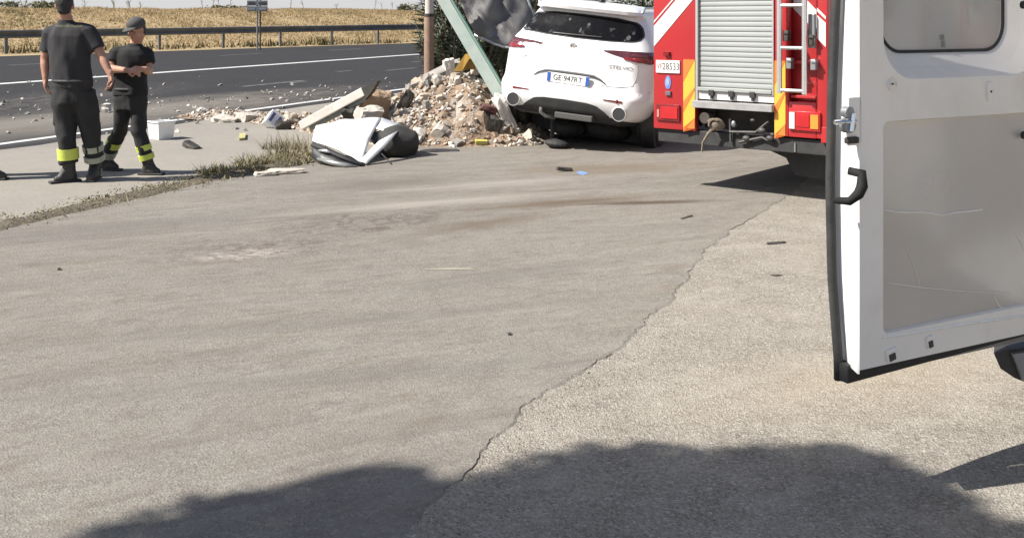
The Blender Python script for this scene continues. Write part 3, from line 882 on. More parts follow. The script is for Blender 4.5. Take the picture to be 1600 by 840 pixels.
for i in range(31):
    r = []
    for j in range(29):
        s, t = j / 28, i / 30
        p = tl.lerp(tr_, s).lerp(bl.lerp(br, s), t)
        w = 0.05 * sin(s * 11 + t * 7 + 2.2 * noise.noise(Vector((s * 3, t * 3, 0)))) + 0.12 * abs(noise.noise(Vector((s * 4 + t * 3, t * 4 - s * 2, 2)))) + 0.06 * abs(noise.noise(Vector((s * 9 + t * 6, t * 7, 4))))
        p = p + Vector((0.03 * w, -w - 0.25 * sin(pi * s) * t, 0.35 * w * (1 - s) - 0.10 * sin(pi * s) * t))
        r.append(p - a)
    rows.append(r)
g_ = MB(); g_.grid(rows)
sh = g_.build("metal_sheet", M_sheet, fr, smooth=radians(60))
md = sh.modifiers.new("thick", 'SOLIDIFY'); md.thickness = 0.006
mb = MB(); mb.tube([rows[i][28] for i in range(0, 31, 3)], 0.02, 6); mb.tube([rows[30][j] for j in range(0, 29, 4)], 0.02, 6); mb.build("sheet_rim", M_galv, fr)

M_yel = pm("ochre_plastic", (0.42, 0.24, 0.035), (0.33, 0.19, 0.03), 5, 0.55)
c = Q(729, 97, 13.3)
yp = empty("yellow_plate", c); tag(yp, "bent ochre yellow plate stuck upright in the top of the rubble", "plate")
mb = MB()
mb.prism([(-0.17, 0, -0.12), (-0.02, 0.02, 0.10), (0.13, 0.02, 0.13), (0.12, 0, 0.05), (0.03, 0, 0.04), (-0.06, 0, -0.12)], (0.02, 0.03, 0)); mb.build("bent_plate", M_yel, yp)
mb = MB(); mb.prism([(-0.05, 0.05, -0.1), (0.03, 0.05, 0.05), (0.10, 0.05, 0.06), (0.12, 0.05, -0.1)], (0, 0.02, 0)); mb.build("back_flap", pm("ochre_shade", (0.30, 0.17, 0.03), None, 5, .6), yp)
c = Q(752, 223, 12.45)
o = MB().bbox((0, 0, 0), (0.15, 0.06, 0.07), 0.008).build("yellow_block", pm("yellow_plastic", (0.48, 0.42, 0.10), (0.40, 0.35, 0.10), 6, 0.5)); o.location = c; o.rotation_euler = (0.3, 0.05, 0.2)
tag(o, "small bright yellow block at the front foot of the rubble", "debris")

# torn-off white car panel in front of the rubble
A_ = {}
def PQ(x, y, d): return Q(x, y, d)
M_panel = pm("torn_panel_white", (0.74, 0.74, 0.74), (0.66, 0.66, 0.66), 3, 0.35, coat=0.3, lo=.4, hi=.9)
o0 = Q(560, 240, 11.2); o0.z = 0
tp = empty("torn_car_panel", o0)
tag(tp, "crumpled white car panel torn off and lying by the weeds", "car part")
B1, B2, B3 = PQ(496, 197, 11.6), PQ(545, 187, 11.95), PQ(596, 184, 12.0)
F1, F2, F3 = PQ(488, 220, 11.15), PQ(528, 238, 10.95), PQ(566, 254, 10.82)
def bez(p, q, r, t): return p.lerp(q, t).lerp(q.lerp(r, t), t)
rows = []
for i in range(17):
    t = i / 16; row = []
    for j in range(19):
        s = j / 18
        p = bez(F1, F2 + Vector((0, 0, .02)), F3, s).lerp(bez(B1, B2, B3, s), t)
        p.z += 0.05 * sin(pi * t) + 0.02 * sin(pi * s) + 0.018 * noise.noise(Vector((s * 4, t * 4, 1)))
        p.z += 0.018 * max(0, 1 - abs(t - 0.55 + (s - .5) * .5) * 9)
        row.append(p - o0)
    rows.append(row)
g_ = MB(); g_.grid(rows); sk = g_.build("skin", M_panel, tp, smooth=radians(50))
sk.modifiers.new("thick", 'SOLIDIFY').thickness = 0.012
# right hand folded piece with a dark opening
K = [PQ(598, 184, 12.0), PQ(625, 194, 11.7), PQ(622, 206, 11.45), PQ(596, 228, 11.1), PQ(572, 254, 10.8)]
mb = MB()
K2 = [PQ(572, 208, 11.5), PQ(585, 205, 11.5), PQ(604, 208, 11.45), PQ(583, 218, 11.2), PQ(568, 250, 10.84)]
def strip(A, B, n=6):
    rr = []
    for i in range(len(A) - 1):
        for k in range(n):
            t = k / n
            rr.append([A[i].lerp(A[i + 1], t) - o0, B[i].lerp(B[i + 1], t) - o0])
    rr.append([A[-1] - o0, B[-1] - o0]); return rr
mb.grid(strip([PQ(597, 184, 12.0), PQ(626, 194, 11.75), PQ(618, 206, 11.5)], [PQ(570, 199, 11.7), PQ(590, 201, 11.6), PQ(606, 206, 11.5)]))
mb.grid(strip([PQ(622, 204, 11.45), PQ(602, 228, 11.1), PQ(572, 256, 10.79)], [PQ(592, 220, 11.2), PQ(582, 230, 11.05), PQ(563, 250, 10.84)]))
w_ = mb.build("folded_flange", M_panel, tp, smooth=radians(40)); w_.modifiers.new("thick", 'SOLIDIFY').thickness = 0.01
mb = MB(); mb.prism([PQ(570, 208, 11.62) - o0, PQ(596, 204, 11.62) - o0, PQ(616, 206, 11.6) - o0, PQ(606, 214, 11.5) - o0, PQ(585, 222, 11.4) - o0], (0, 0.12, -0.06)); mb.build("dark_opening", M_black_plastic, tp)
# dark lower edge, lamp and grey insert
mb = MB()
low = [F1, F1.lerp(F2, .5), F2, F2.lerp(F3, .5), F3]
lowb = [PQ(487, 246, 11.0), PQ(500, 254, 10.85), PQ(522, 262, 10.75), PQ(545, 263, 10.72), PQ(570, 260, 10.74)]
for q in lowb: q.z = max(q.z, 0.012)
mb.grid(strip(low, lowb)); u_ = mb.build("underside", M_black_plastic, tp, smooth=radians(40)); u_.modifiers.new("thick", 'SOLIDIFY').thickness = 0.03
mb = MB(); mb.tube([PQ(488, 226, 11.1) - o0, PQ(505, 233, 11.0) - o0, PQ(530, 244, 10.85) - o0, PQ(566, 259, 10.73) - o0], 0.022, 8); mb.build("rubber_lip", M_black_rubber, tp, smooth=True)
mb = MB(); mb.tube([PQ(496, 248, 10.86) - o0, PQ(518, 254, 10.72) - o0, PQ(540, 259, 10.66) - o0, PQ(558, 260, 10.68) - o0], [0.012, 0.03, 0.03, 0.012], 8); mb.build("grey_insert", pm("grey_insert", (0.26, 0.26, 0.25), None, 5, 0.4, 0.4), tp, smooth=True)
mb = MB(); mb.tube([PQ(498, 235, 10.98) - o0, PQ(510, 236, 10.93) - o0, PQ(517, 239, 10.9) - o0], [0.01, 0.022, 0.008], 8); mb.build("lamp_insert", M_alu, tp, smooth=True)
mb = MB(); mb.tube([PQ(596, 240, 11.0) - o0, PQ(606, 250, 10.95) - o0, PQ(612, 258, 10.85) - o0], 0.008, 6); mb.build("loose_cable", M_black_rubber, tp)
sp_ = PQ(622, 232, 11.6)
lump("dark_sack", Vector((sp_.x, sp_.y, 0.14)), (0.42, 0.36, 0.32), (0, 0, .3), pm("dark_cloth", (0.026, 0.026, 0.024), (0.045, 0.043, 0.038), 5, 0.9, bump=.5, bscale=10), "dark grey bundle slumped behind the torn white panel", "bundle", 41, 0.9)
lump("dark_debris", Q(690, 238, 12.0), (0.42, 0.2, 0.06), (0, 0, .2), M_black_plastic, "flat black scrap on the asphalt between the bundle and the rubble", "debris", 42)  # black lump laid where the torn panel's shadow falls

# white box, bin and small scraps on the concrete strip
bx = empty("striped_box", Q(427, 189, 14.6), (radians(-30), radians(38), radians(18)))
tag(bx, "small white box with blue stripes tilted on the low rubble", "box")
MB().bbox((0, 0, 0), (0.22, 0.16, 0.22), 0.01).build("carton", M_white_paint, bx)
M_blue = pm("blue_print", (0.09, 0.085, 0.20), None, 5, .6)
for k in (-0.055, 0.055): MB().box((k, -0.0825, 0), (0.042, 0.004, 0.15)).build("stripe", M_blue, bx)
lump("dark_debris", Q(443, 196, 14.4), (0.2, 0.12, 0.12), (0, 0, .2), M_dark_metal, "dark grey shard just right of the white box with blue stripes", "debris", 43)
bp = G(252, 217, 0)
bn = empty("white_bin", bp, (0, 0, radians(-38)))
tag(bn, "white angular plastic bin standing on the concrete strip", "bin")
mb = MB()
W0, W1, H_ = 0.105, 0.125, 0.235
o_ = [(-W0, -W0), (W0, -W0), (W0, W0), (-W0, W0)]; i_ = [(x * .9, y * .9) for x, y in o_]
k1 = W1 / W0
vs = [(x, y, 0.003) for x, y in o_] + [(x * k1, y * k1, H_) for x, y in o_] + [(x * k1, y * k1, H_) for x, y in i_] + [(x, y, 0.02) for x, y in i_]
fs = [(3, 2, 1, 0), (12, 13, 14, 15)]
for j in range(4):
    k = (j + 1) % 4
    fs += [(j, k, k + 4, j + 4), (j + 4, k + 4, k + 8, j + 8), (j + 8, k + 8, k + 12, j + 12)]
mb.add(vs, fs); mb.build("tub", M_white_paint, bn)
mb = MB()
for j in range(4):
    p, q = Vector((*o_[j], 0)) * (k1 * 1.03), Vector((*o_[(j + 1) % 4], 0)) * (k1 * 1.03)
    p.z = q.z = H_ - .01; mb.tube([p, q], 0.011, 6)
mb.build("rim", M_white_paint, bn)

def scrap(name, poly_px, z, th, mat, lab, cat="debris", rot=(0, 0, 0)):
    ps = [G(x, y) for x, y in poly_px]
    c = sum(ps, Vector()) / len(ps)
    mb = MB(); mb.prism([(p - c) for p in ps], (0, 0, th))
    o = mb.build(name, mat); o.location = Vector((c.x, c.y, z)); o.rotation_euler = rot
    return tag(o, lab, cat)
lump("dark_debris", G(299, 228, 0.03), (0.24, 0.10, 0.06), (0.1, 0.3, -.6), M_dark_metal, "dark twisted scrap on the concrete strip right of the white bin", "debris", 51)
scrap("yellow_scrap", [(374, 212), (384, 211), (383, 219), (374, 220)], 0.002, 0.03, pm("yellow_scrap", (0.42, 0.38, 0.16), None, 5, .6), "tiny yellow scrap on the strip below the striped box")
lump("dark_debris", G(882, 264, 0.03), (0.15, 0.05, 0.03), (0.1, 0.1, .1), M_dark_metal, "dark scrap on the asphalt below the car's exhaust, beside the blue scrap", "debris", 52)
scrap("blue_scrap", [(901, 272), (907, 270), (919, 271.5), (911, 274.6)], Z_LOT + .001, 0.006, pm("blue_plastic", (0.16, 0.27, 0.62), None, 5, .5), "flat light blue plastic scrap on the asphalt", rot=(.06, 0.1, 0))
scrap("black_strip", [(1063, 343), (1081, 337.5), (1083, 339.5), (1066, 344)], Z_LOT + .001, 0.004, M_dark_metal, "short dark strip on the asphalt left of the broken edge")
scrap("black_strip", [(1198, 380), (1227, 378), (1228, 380.5), (1199, 383)], .004, 0.004, M_dark_metal, "dark strip lying on the pale ground right of the broken asphalt edge")
scrap("black_strip", [(1203, 431), (1214, 430), (1223, 431), (1214, 432.3)], .004, 0.003, M_dark_metal, "thin dark chip on the pale ground nearest the white van door")
scrap("pale_strip", [(655, 423), (700, 420.8), (735, 421.2), (744, 422.8), (700, 423.4)], Z_LOT + .0005, 0.003, pm("pale_scrap", (0.30, 0.27, 0.21), None, 8, .8), "thin pale strip flat in the middle of the asphalt")
scrap("black_strip", [(856, 229.5), (886, 228.8), (888, 230.6), (858, 231)], Z_LOT + .002, 0.012, M_dark_metal, "long dark strip on the asphalt at the edge of the car's shadow")
scrap("dark_chip", [(90, 422), (95, 422), (95, 424), (90, 424)], Z_LOT + .002, 0.008, M_dark_metal, "tiny dark chip alone on the left of the asphalt")
scrap("dark_chip", [(793, 524), (799, 523), (799, 526), (794, 526)], Z_LOT + .002, 0.005, M_dark_metal, "tiny dark chip alone in the middle foreground asphalt")
lump("white_fragment", G(166, 168, 0.05), (0.14, 0.14, 0.12), (0, 0, 0), stone_m[3], "white fragment lying on the highway between the two firefighters", "debris", 60)

# fragments thrown over the road
mb = [MB(), MB()]
for k in range(330):
    x = R.uniform(0, 640); y = R.gauss(168, 22)
    if x > 420: y = R.gauss(150, 13)
    if y < 118 or y > 212: continue
    p = G(x, y, -0.03)
    if p.dot(C_N) > -10 and y > 190: p.z = 0.0
    r = R.choice((0.008, 0.010, 0.012, 0.015, 0.018, 0.024, 0.034))
    mb[k % 2].chip(p + Vector((0, 0, r * .3)), r * 1.1, R)
for b, m in zip(mb, (stone_m[0], stone_m[2])): tag(b.build("road_debris", m, fix=False), kind="stuff")

# weeds along the asphalt edge
M_weed = pm("weed_green", (0.115, 0.110, 0.050), (0.17, 0.15, 0.075), 3, 0.8, lo=.3, hi=.7)
M_weed_dry = pm("weed_dry", (0.27, 0.22, 0.14), (0.19, 0.155, 0.095), 3, 0.9)
wl_ = [G(-60, 370), G(0, 355), G(130, 325), G(250, 298), G(360, 274), G(440, 258), G(486, 246)]
dens = [0.15, 0.25, 0.45, 0.7, 1.1, 1.5]
ga, gb = MB(), MB()
for (a, b, dn) in zip(wl_, wl_[1:], dens):
    for k in range(int((b - a).length * 900 * dn)):
        t = R.random(); p = a.lerp(b, t)
        cl = noise.noise(p * 3.5)
        if cl < -0.25 + 0.1 * R.random(): continue
        perp = Vector((-(b - a).y, (b - a).x, 0)).normalized()
        p = p + perp * (R.gauss(0.03, 0.11) if dn < 1 else R.gauss(0.12, 0.2))
        h = R.uniform(0.02, 0.07) * (0.5 + dn * 0.55) * (1 + cl * .9)
        (ga if R.random() < 0.55 else gb).v
        m_ = ga if R.random() < 0.5 else gb
        d = R.uniform(0, 6.28); dd = Vector((cos(d), sin(d), 0)); e_ = Vector((-dd.y, dd.x, 0)); w = R.uniform(0.004, 0.010)
        o = len(m_.v); m_.v += [tuple(p - e_ * w), tuple(p + e_ * w), tuple(p + dd * h * R.uniform(.2, 1.8) + Vector((0, 0, h * R.uniform(.5, 1))))]
        m_.f.append((o, o + 1, o + 2)); m_.m.append(0)
for (a, b, dn) in zip(wl_, wl_[1:], (0.5, 0.8, 1.1, 1.4, 1.7, 2.0)):
    for k in range(int((b - a).length * 36 * dn)):
        t = R.random(); p = a.lerp(b, t); perp = Vector((-(b - a).y, (b - a).x, 0)).normalized()
        if noise.noise(p * 2.5 + Vector((4, 4, 0))) < -0.28: continue
        p = p + perp * R.gauss(0.03, 0.07 + 0.05 * dn)
        hh = R.uniform(0.018, 0.04) * (0.7 + dn * .55)
        leafy(ga if noise.noise(p * 5) > -.05 else gb, p + Vector((0, 0, hh * .7)), (R.uniform(.05, .13), R.uniform(.04, .09), hh), 34, 0.011, 0.6)
tag(ga.build("edge_weeds", M_weed, fix=False), kind="stuff")
tag(gb.build("dry_edge_weeds", M_weed_dry, fix=False), kind="stuff")
for i, (x, y, sz, lab) in enumerate(((470, 243, 0.34, "tall dry weed tuft beside the torn white car panel"), (395, 258, 0.20, "green and straw weed tuft midway along the asphalt edge"), (335, 272, 0.16, "low green weed tuft on the asphalt edge nearest the capped firefighter"), (445, 232, 0.28, "straw-coloured weed tuft below the striped box"))):
    e = empty("weed_tuft", G(x, y)); tag(e, lab, "weed", "weed tufts on the asphalt edge")
    mb2, mb3 = MB(), MB()
    for k in range(260):
        a_ = R.uniform(0, 6.28); rr = sqrt(R.random()) * sz * 0.75; p = Vector((cos(a_) * rr * 1.4, sin(a_) * rr * .8, 0))
        m_ = mb2 if R.random() < (.35 if i in (0, 3) else .6) else mb3
        h = sz * R.uniform(.25, 1.0); d = R.uniform(0, 6.28); dd = Vector((cos(d), sin(d), 0)); e_ = Vector((-dd.y, dd.x, 0)); w = R.uniform(0.003, 0.008)
        o = len(m_.v); m_.v += [tuple(p - e_ * w), tuple(p + e_ * w), tuple(p + dd * h * R.uniform(.1, 1.3) + Vector((0, 0, h * R.uniform(.35, 1))))]
        m_.f.append((o, o + 1, o + 2)); m_.m.append(0)
    mb2.build("green_blades", M_weed, e, fix=False); mb3.build("dry_blades", M_weed_dry, e, fix=False)
for i, (x, y, sx, lab) in enumerate(((445, 268, 1, "pale flat stone on the asphalt edge under the weeds by the torn panel"), (415, 272, .6, "small pale flat stone left of the larger flat stone at the weeds"))):
    lump("flat_stone", G(x, y, .02), (0.34 * sx, 0.2 * sx, 0.05), (0, 0, .4), stone_m[0], lab, "stone", 70 + i)
# soil at the asphalt edge
M_soil = asphalt("edge_soil", (0.105, 0.088, 0.064), (0.21, 0.18, 0.14), (0.05, 0.042, 0.03), grain=45, bump=1.0)
rows = []
for a, b in zip(wl_, wl_[1:]):
    for k in range(14):
        t = k / 14; p = a.lerp(b, t); perp = Vector((-(b - a).y, (b - a).x, 0)).normalized()
        w = 0.17 + 0.06 * noise.noise(p * 2.5) + 0.03 * noise.noise(p * 9)
        rows.append([p - perp * (w * .85) + Vector((0, 0, .004)), p - perp * w * .3 + Vector((0, 0, .022 + .012 * noise.noise(p * 8))), p + perp * w * .3 + Vector((0, 0, .030 + .02 * noise.noise(p * 6))), p + perp * w + Vector((0, 0, .002))])
tag(MB().grid(rows).build("soil_strip", M_soil), kind="structure")
# ================================================================== fire engine
TA = radians(40)
TL_ = Vector(((1021 - 800) / 1600 * 9.45, 9.45, 0)); TW = 1.665
Tr = Vector((cos(TA), -sin(TA), 0)); Th = Vector((sin(TA), cos(TA), 0))
T0 = TL_ + Tr * (TW / 2)
truck = empty("fire_engine", T0, (0, 0, -TA))
tag(truck, "red fire engine with silver roller shutter and a rear ladder", "fire engine")
def T(px, py, y=0.0):
    """local point in the plane y = const (behind the rear face when positive)"""
    k = (px - 800) / 1600.0
    o = TL_ + Th * y
    s = (k * o.y - o.x) / (Tr.x - k * Tr.y)
    d = o.y + Tr.y * s
    return Vector((s - TW / 2, y, CAM_H - (py - 30.0) * d / 1600.0))
def tbox(mb, x0, x1, z0, z1, y0, y1, bev=0.006, mi=0):
    mb.bbox(((x0 + x1) / 2, (y0 + y1) / 2, (z0 + z1) / 2), (abs(x1 - x0), abs(y1 - y0), abs(z1 - z0)), min(bev, abs(y1 - y0) * .3, abs(x1 - x0) * .3, abs(z1 - z0) * .3), None, mi)
    return mb
M_red = pm("fire_red", (0.36, 0.020, 0.023), (0.33, 0.018, 0.021), 2, 0.35, coat=0.2, grime=(0.29, 0.030, 0.028), gscale=4, glo=.58, ghi=.85)
M_wstripe = pm("white_reflective", (0.60, 0.58, 0.565), (0.53, 0.51, 0.50), 5, 0.45)
M_yel_r = pm("yellow_reflective", (0.68, 0.37, 0.045), (0.62, 0.34, 0.04), 8, 0.45)
M_or_r = pm("orange_reflective", (0.66, 0.17, 0.03), (0.60, 0.15, 0.03), 8, 0.45)
M_shut = pm("shutter_silver", (0.32, 0.335, 0.325), (0.285, 0.30, 0.29), 4, 0.5, 0.1, grime=(0.26, 0.27, 0.255), gscale=2.5)
M_lens = pm("red_lens", (0.42, 0.012, 0.016), (0.36, 0.01, 0.014), 9, 0.15, coat=0.6)
M_lens_d = pm("dark_red_lens", (0.22, 0.012, 0.016), (0.15, 0.01, 0.014), 9, 0.15, coat=0.6)
M_amber = pm("amber_lens", (0.75, 0.23, 0.035), (0.6, 0.18, 0.03), 9, 0.15, coat=0.6)
M_clear = pm("clear_lens", (0.62, 0.60, 0.58), (0.5, 0.48, 0.47), 9, 0.15, coat=0.6)
hw_ = TW / 2
TH_, TLN = 2.55, 5.6
zL = T(1022, 200).z; zR = T(1290, 218).z; zb = (zL + zR) / 2
xs0, xs1 = T(1087, 100).x, T(1210, 100).x
z_top_bar = T(1148, 141).z
# body shell: flanks, roof, front bulkhead, rear corner panels beside the shutter
mb = MB()
for sgn in (-1, 1):
    tbox(mb, sgn * hw_, sgn * (hw_ - 0.05), zb + 0.02, TH_, 0.04, 3.55, 0.012)
tbox(mb, -hw_ + .05, hw_ - .05, TH_ - .06, TH_ - .003, 0.04, 3.55); tbox(mb, -hw_ + .05, hw_ - .05, zb + .3, TH_ - .06, 3.5, 3.55)
tbox(mb, -hw_ + .05, hw_ - .05, zb + .22, zb + .3, 0.3, 3.5)
mb.build("body", M_red, truck, smooth=radians(40))
mb = MB(); tbox(mb, -hw_, xs0, zL, TH_ + .003, 0.0, 0.06, 0.012)
mb.build("corner_panel", M_red, truck, smooth=radians(40))
# right hand corner panel with a ladder recess (built round the recess)
rx0, rx1 = T(1232, 100).x, T(1275, 100).x
rz0 = T(1253, 160).z
mb = MB()
tbox(mb, xs1, rx0, zR, TH_ + .003, 0.0, 0.06, 0.008); tbox(mb, rx1, hw_, zR, TH_ + .002, 0.001, 0.061, 0.012)
tbox(mb, rx0 + .001, rx1 - .001, zR, rz0, 0.001, 0.061, 0.006)
tbox(mb, rx0 - .03, rx1 + .03, rz0 - .03, TH_, 0.10, 0.12)
mb.build("corner_panel", M_red, truck, smooth=radians(40))
M_red_in = M_red
mb = MB(); tbox(mb, rx0 + .01, rx1 - .01, T(1253, 98).z - .012, T(1253, 98).z + .012, 0.01, 0.10); mb.build('recess_rib', M_red, truck); mb = MB(); tbox(mb, rx0 + .005, rx1 - .005, rz0 + .03, rz0 + .055, 0.03, 0.1); mb.build("recess_rib", M_red, truck)
# thin raised lip below the right lamp and at the outer edge
mb = MB(); tbox(mb, T(1283, 0).x, hw_ + .004, zR - 0.03, zR + .10, -0.006, 0.05); mb.build("corner_lip", M_red, truck)
# white chevron bands
def band(pxs, name, mat, y=-0.004, th=0.003):
    ps = [T(x, yy) for x, yy in pxs]
    mb = MB(); mb.prism([Vector((p.x, y, p.z)) for p in ps], (0, th, 0)); return mb.build(name, mat, truck)
band([(1022, 41), (1022, 73), (1084.5, -2), (1084.5, -33)], "white_band", M_wstripe)
band([(1022, 33), (1022, 36), (1084.5, -37), (1084.5, -40)], "white_band", M_wstripe)
band([(1277, 24), (1290.5, 36), (1290.5, 74), (1277, 60)], "white_band", M_wstripe)
band([(1276.5, 12), (1290.5, 26), (1290.5, 31), (1276.5, 17.5)], "white_band", M_wstripe)
band([(1212, -50), (1231, -28), (1231, 2), (1212, -22)], "white_band", M_wstripe)
p = [T(1232, -22), T(1274, 22), T(1274, 56), T(1232, 14)]
mb = MB(); mb.prism([Vector((q.x, 0.096, q.z)) for q in p], (0, 0.003, 0)); mb.build("white_band", M_wstripe, truck)
# hazard panels: yellow ground with orange diagonal bars
for (x0, x1, ya, yb, seed) in ((1068, 1086, 93, 202, 0), (1210.5, 1227.5, 95, 213, 1)):
    a, b = T(x0, ya), T(x1, yb)
    mb = MB(); mb.prism([Vector((a.x, -0.005, a.z)), Vector((b.x, -0.005, a.z)), Vector((b.x, -0.005, b.z + .004)), Vector((a.x, -0.005, b.z + .004))], (0, 0.004, 0))
    hz = mb.build("hazard_panel", M_yel_r, truck)
    H_ = a.z - b.z; W_ = b.x - a.x
    for t0, t1 in ((0.0, 0.16), (0.40, 0.60), (0.84, 1.0)):
        z0, z1 = a.z - t0 * H_, a.z - t1 * H_
        sl = 0.13 if t0 > 0 else 0.0
        lo_l = max(z1 - (0.10 if t1 < 1 else -0.004), b.z + .006); 
        poly = [(a.x + .002, z0 - (sl if t0 > 0 else 0)), (b.x - .002, z0), (b.x - .002, z1 + (.10 if t1 < 1 else .005)), (a.x + .002, lo_l)]
        mb = MB(); mb.prism([Vector((x, -0.0075, z)) for x, z in poly], (0, 0.0022, 0)); mb.build("orange_bar", M_or_r, hz)
# roller shutter of separate slats
zs0 = T(1148, 138).z
k = 0; z = zs0
pitch = 0.0445
prof = [(0.0215, 0.0), (0.0170, 0.0025), (0.0150, 0.012), (0.0145, 0.022), (0.0150, 0.033), (0.0170, 0.042), (0.0215, 0.0443)]
base_me = None
fx0, fx1 = xs0 + 0.028, xs1 - 0.018
while z < TH_ - 0.12:
    if base_me is None:
        mb = MB(); mb.grid([[Vector((x, y, zz)) for y, zz in prof] for x in (fx0, fx1)]); base_me = mb.mesh("slat", M_shut, smooth=radians(50))
    o = link("slat", base_me, truck); o.location = (0, 0, z); z += pitch; k += 1
mb = MB(); tbox(mb, fx0, fx1, zs0 - .02, TH_ - .05, 0.036, 0.05, .002); mb.build("shutter_backing", M_dark_metal, truck)
mb = MB(); tbox(mb, xs0 + .002, fx0 - .001, T(1087, 158).z, TH_ - .02, -0.012, 0.05); tbox(mb, fx1 + .001, xs1 - .002, T(1210, 150).z, TH_ - .02, -0.012, 0.05); mb.build("shutter_rail", M_alu, truck)
# bottom bar of the shutter, its latches and the step
zl0, zl1 = T(1148, 158).z, T(1148, 143).z
mb = MB(); tbox(mb, fx0, fx1, zl1 - .008, zs0 - .002, -0.02, 0.03); mb.build("shutter_bottom_bar", M_shut, truck)
mb = MB(); tbox(mb, xs0 + .002, xs1 - .004, zl0, zl1 - .012, 0.004, 0.05); mb.build("shutter_sill", M_wstripe, truck)
for px in (1113, 1144, 1177):
    q = T(px, 148); mb = MB(); tbox(mb, q.x - .025, q.x + .025, zl0 + .035, zl1 + .006, -0.03, 0.01); tbox(mb, q.x - .012, q.x + .012, zl0 + .008, zl0 + .035, -0.022, 0.01); mb.build("latch", M_black_plastic, truck)
mb = MB(); tbox(mb, xs0 - .004, xs1 + .004, T(1148, 171).z, zl0 - .012, -0.06, 0.05, .004); mb.build("rear_step", pm("step_grey", (0.24, 0.235, 0.23), (0.33, 0.325, 0.32), 8, .6, .3), truck)
# number plate
a, b = T(1026, 94), T(1063, 115)
mb = MB(); tbox(mb, a.x, b.x, b.z, a.z, -0.014, -0.002, .01); pl_ = mb.build("number_plate", pm("plate_white", (0.74, 0.72, 0.68), None, 6, .45), truck)
Mt = Matrix.Translation(Vector(((a.x + b.x) / 2, -0.0155, (a.z + b.z) / 2))) @ Matrix.Rotation(radians(90), 4, 'X')
M_ink = pm("plate_ink", (0.03, 0.03, 0.03), None, 5, .6); M_ink_red = pm("plate_red_ink", (0.5, 0.03, 0.03), None, 5, .6)
text_obj("plate_text", "VF", 0.072, M_ink_red, pl_, Mt @ Matrix.Translation((-0.085, 0, 0)), 0.0005, 0.8)
text_obj("plate_text", "28533", 0.088, M_ink, pl_, Mt @ Matrix.Translation((0.035, 0, 0)), 0.0005, 0.82)
# small lamp, emblem, tail lamps
q = T(1043, 84); mb = MB(); tbox(mb, q.x - .03, q.x + .03, q.z - .02, q.z + .022, -0.03, 0.0); mb.build("plate_lamp", M_lens_d, truck)
q = T(1044, 129); mb = MB()
poly = [(cos(2 * pi * i / 20) * 0.031, sin(2 * pi * i / 20) * 0.062) for i in range(20)]
mb.prism([Vector((q.x + x, -0.006, q.z + z)) for x, z in poly], (0, 0.005, 0)); em = mb.build("emblem", pm("emblem_blue", (0.08, 0.16, 0.45), (0.2, 0.28, 0.5), 18, .5), truck)
mb = MB(); poly = [(cos(2 * pi * i / 16) * 0.018, sin(2 * pi * i / 16) * 0.034) for i in range(16)]
mb.prism([Vector((q.x + x, -0.009, q.z + .008 + z)) for x, z in poly], (0, 0.003, 0)); mb.build("emblem_ground", pm("emblem_pale", (0.25, 0.34, 0.6), None, 18, .5), em)
q2 = T(1045, 146); mb = MB(); tbox(mb, q2.x - .028, q2.x + .028, q2.z - .02, q2.z + .02, -0.02, 0.0); mb.build("socket_cap", pm("socket_grey", (0.12, 0.1, 0.12), None, 5, .6), truck)
a, b = T(1027, 162), T(1063, 190)
mb = MB(); tbox(mb, a.x, b.x, b.z, a.z, -0.02, -.001, .012); tl1 = mb.build("tail_lamp", M_lens_d, truck)
mb = MB(); tbox(mb, a.x + .05, b.x - .014, b.z + .02, a.z - .02, -0.03, -.018, .01); mb.build("lens", M_lens, tl1)
mb = MB(); tbox(mb, a.x + .012, a.x + .035, b.z + .03, a.z - .05, -0.026, -.018, .004); mb.build("reflector", pm("pink_lens", (0.6, 0.22, 0.2), None, 8, .3), tl1)
a, b = T(1234, 173), T(1283, 206)
mb = MB(); tbox(mb, a.x, b.x, b.z, a.z, -0.02, -.0005, .012); tl2 = mb.build("tail_lamp", M_lens, truck)
w = b.x - a.x
mb = MB(); tbox(mb, a.x + .006, a.x + w * .2, b.z + .01, a.z - .008, -0.028, -.018, .006); mb.build("clear_lens", M_clear, tl2)
mb = MB(); tbox(mb, a.x + w * .24, a.x + w * .66, b.z + .03, a.z - .02, -0.026, -.018, .006); mb.build("red_lens", M_lens, tl2)
mb = MB(); tbox(mb, a.x + w * .70, a.x + w * .95, b.z + .02, a.z - .02, -0.028, -.018, .006); mb.build("amber_lens", M_amber, tl2)
# ladder on the back
lx0, lx1 = T(1224, 100).x, T(1263, 100).x
zt = 2.9
zlb = T(1243, 146).z
lad = link("ladder", MB().tube([(lx0, -0.075, zlb), (lx0, -0.075, zt)], 0.022, 10).tube([(lx1, -0.075, zlb), (lx1, -0.075, zt)], 0.022, 10).mesh("ladder", M_alu, smooth=radians(50)), truck)
zr = [T(1243, 141).z]
while zr[-1] < zt - .3: zr.append(zr[-1] + (T(1243, 75).z - T(1243, 141).z))
for z in zr: MB().tube([(lx0 + .01, -0.075, z), (lx1 - .01, -0.075, z)], 0.016, 8).build("rung", M_alu, lad, smooth=radians(50))
for (px, py) in ((1237, 98), (1275, 100), (1232, 55), (1271, 62)):
    q = T(px, py); mb = MB(); tbox(mb, q.x - .022, q.x + .022, q.z - .05, q.z + .04, -0.065, 0.005, .006); tbox(mb, q.x - .012, q.x + .03, q.z + .01, q.z + .03, -0.075, -0.02, .004); mb.build("ladder_bracket", M_dark_metal if py < 70 else M_galv, lad)
q = T(1271, 45); mb = MB(); tbox(mb, q.x - .03, q.x + .025, q.z - .16, q.z + .12, -0.04, 0.0); mb.build("ladder_guide", M_galv, lad)
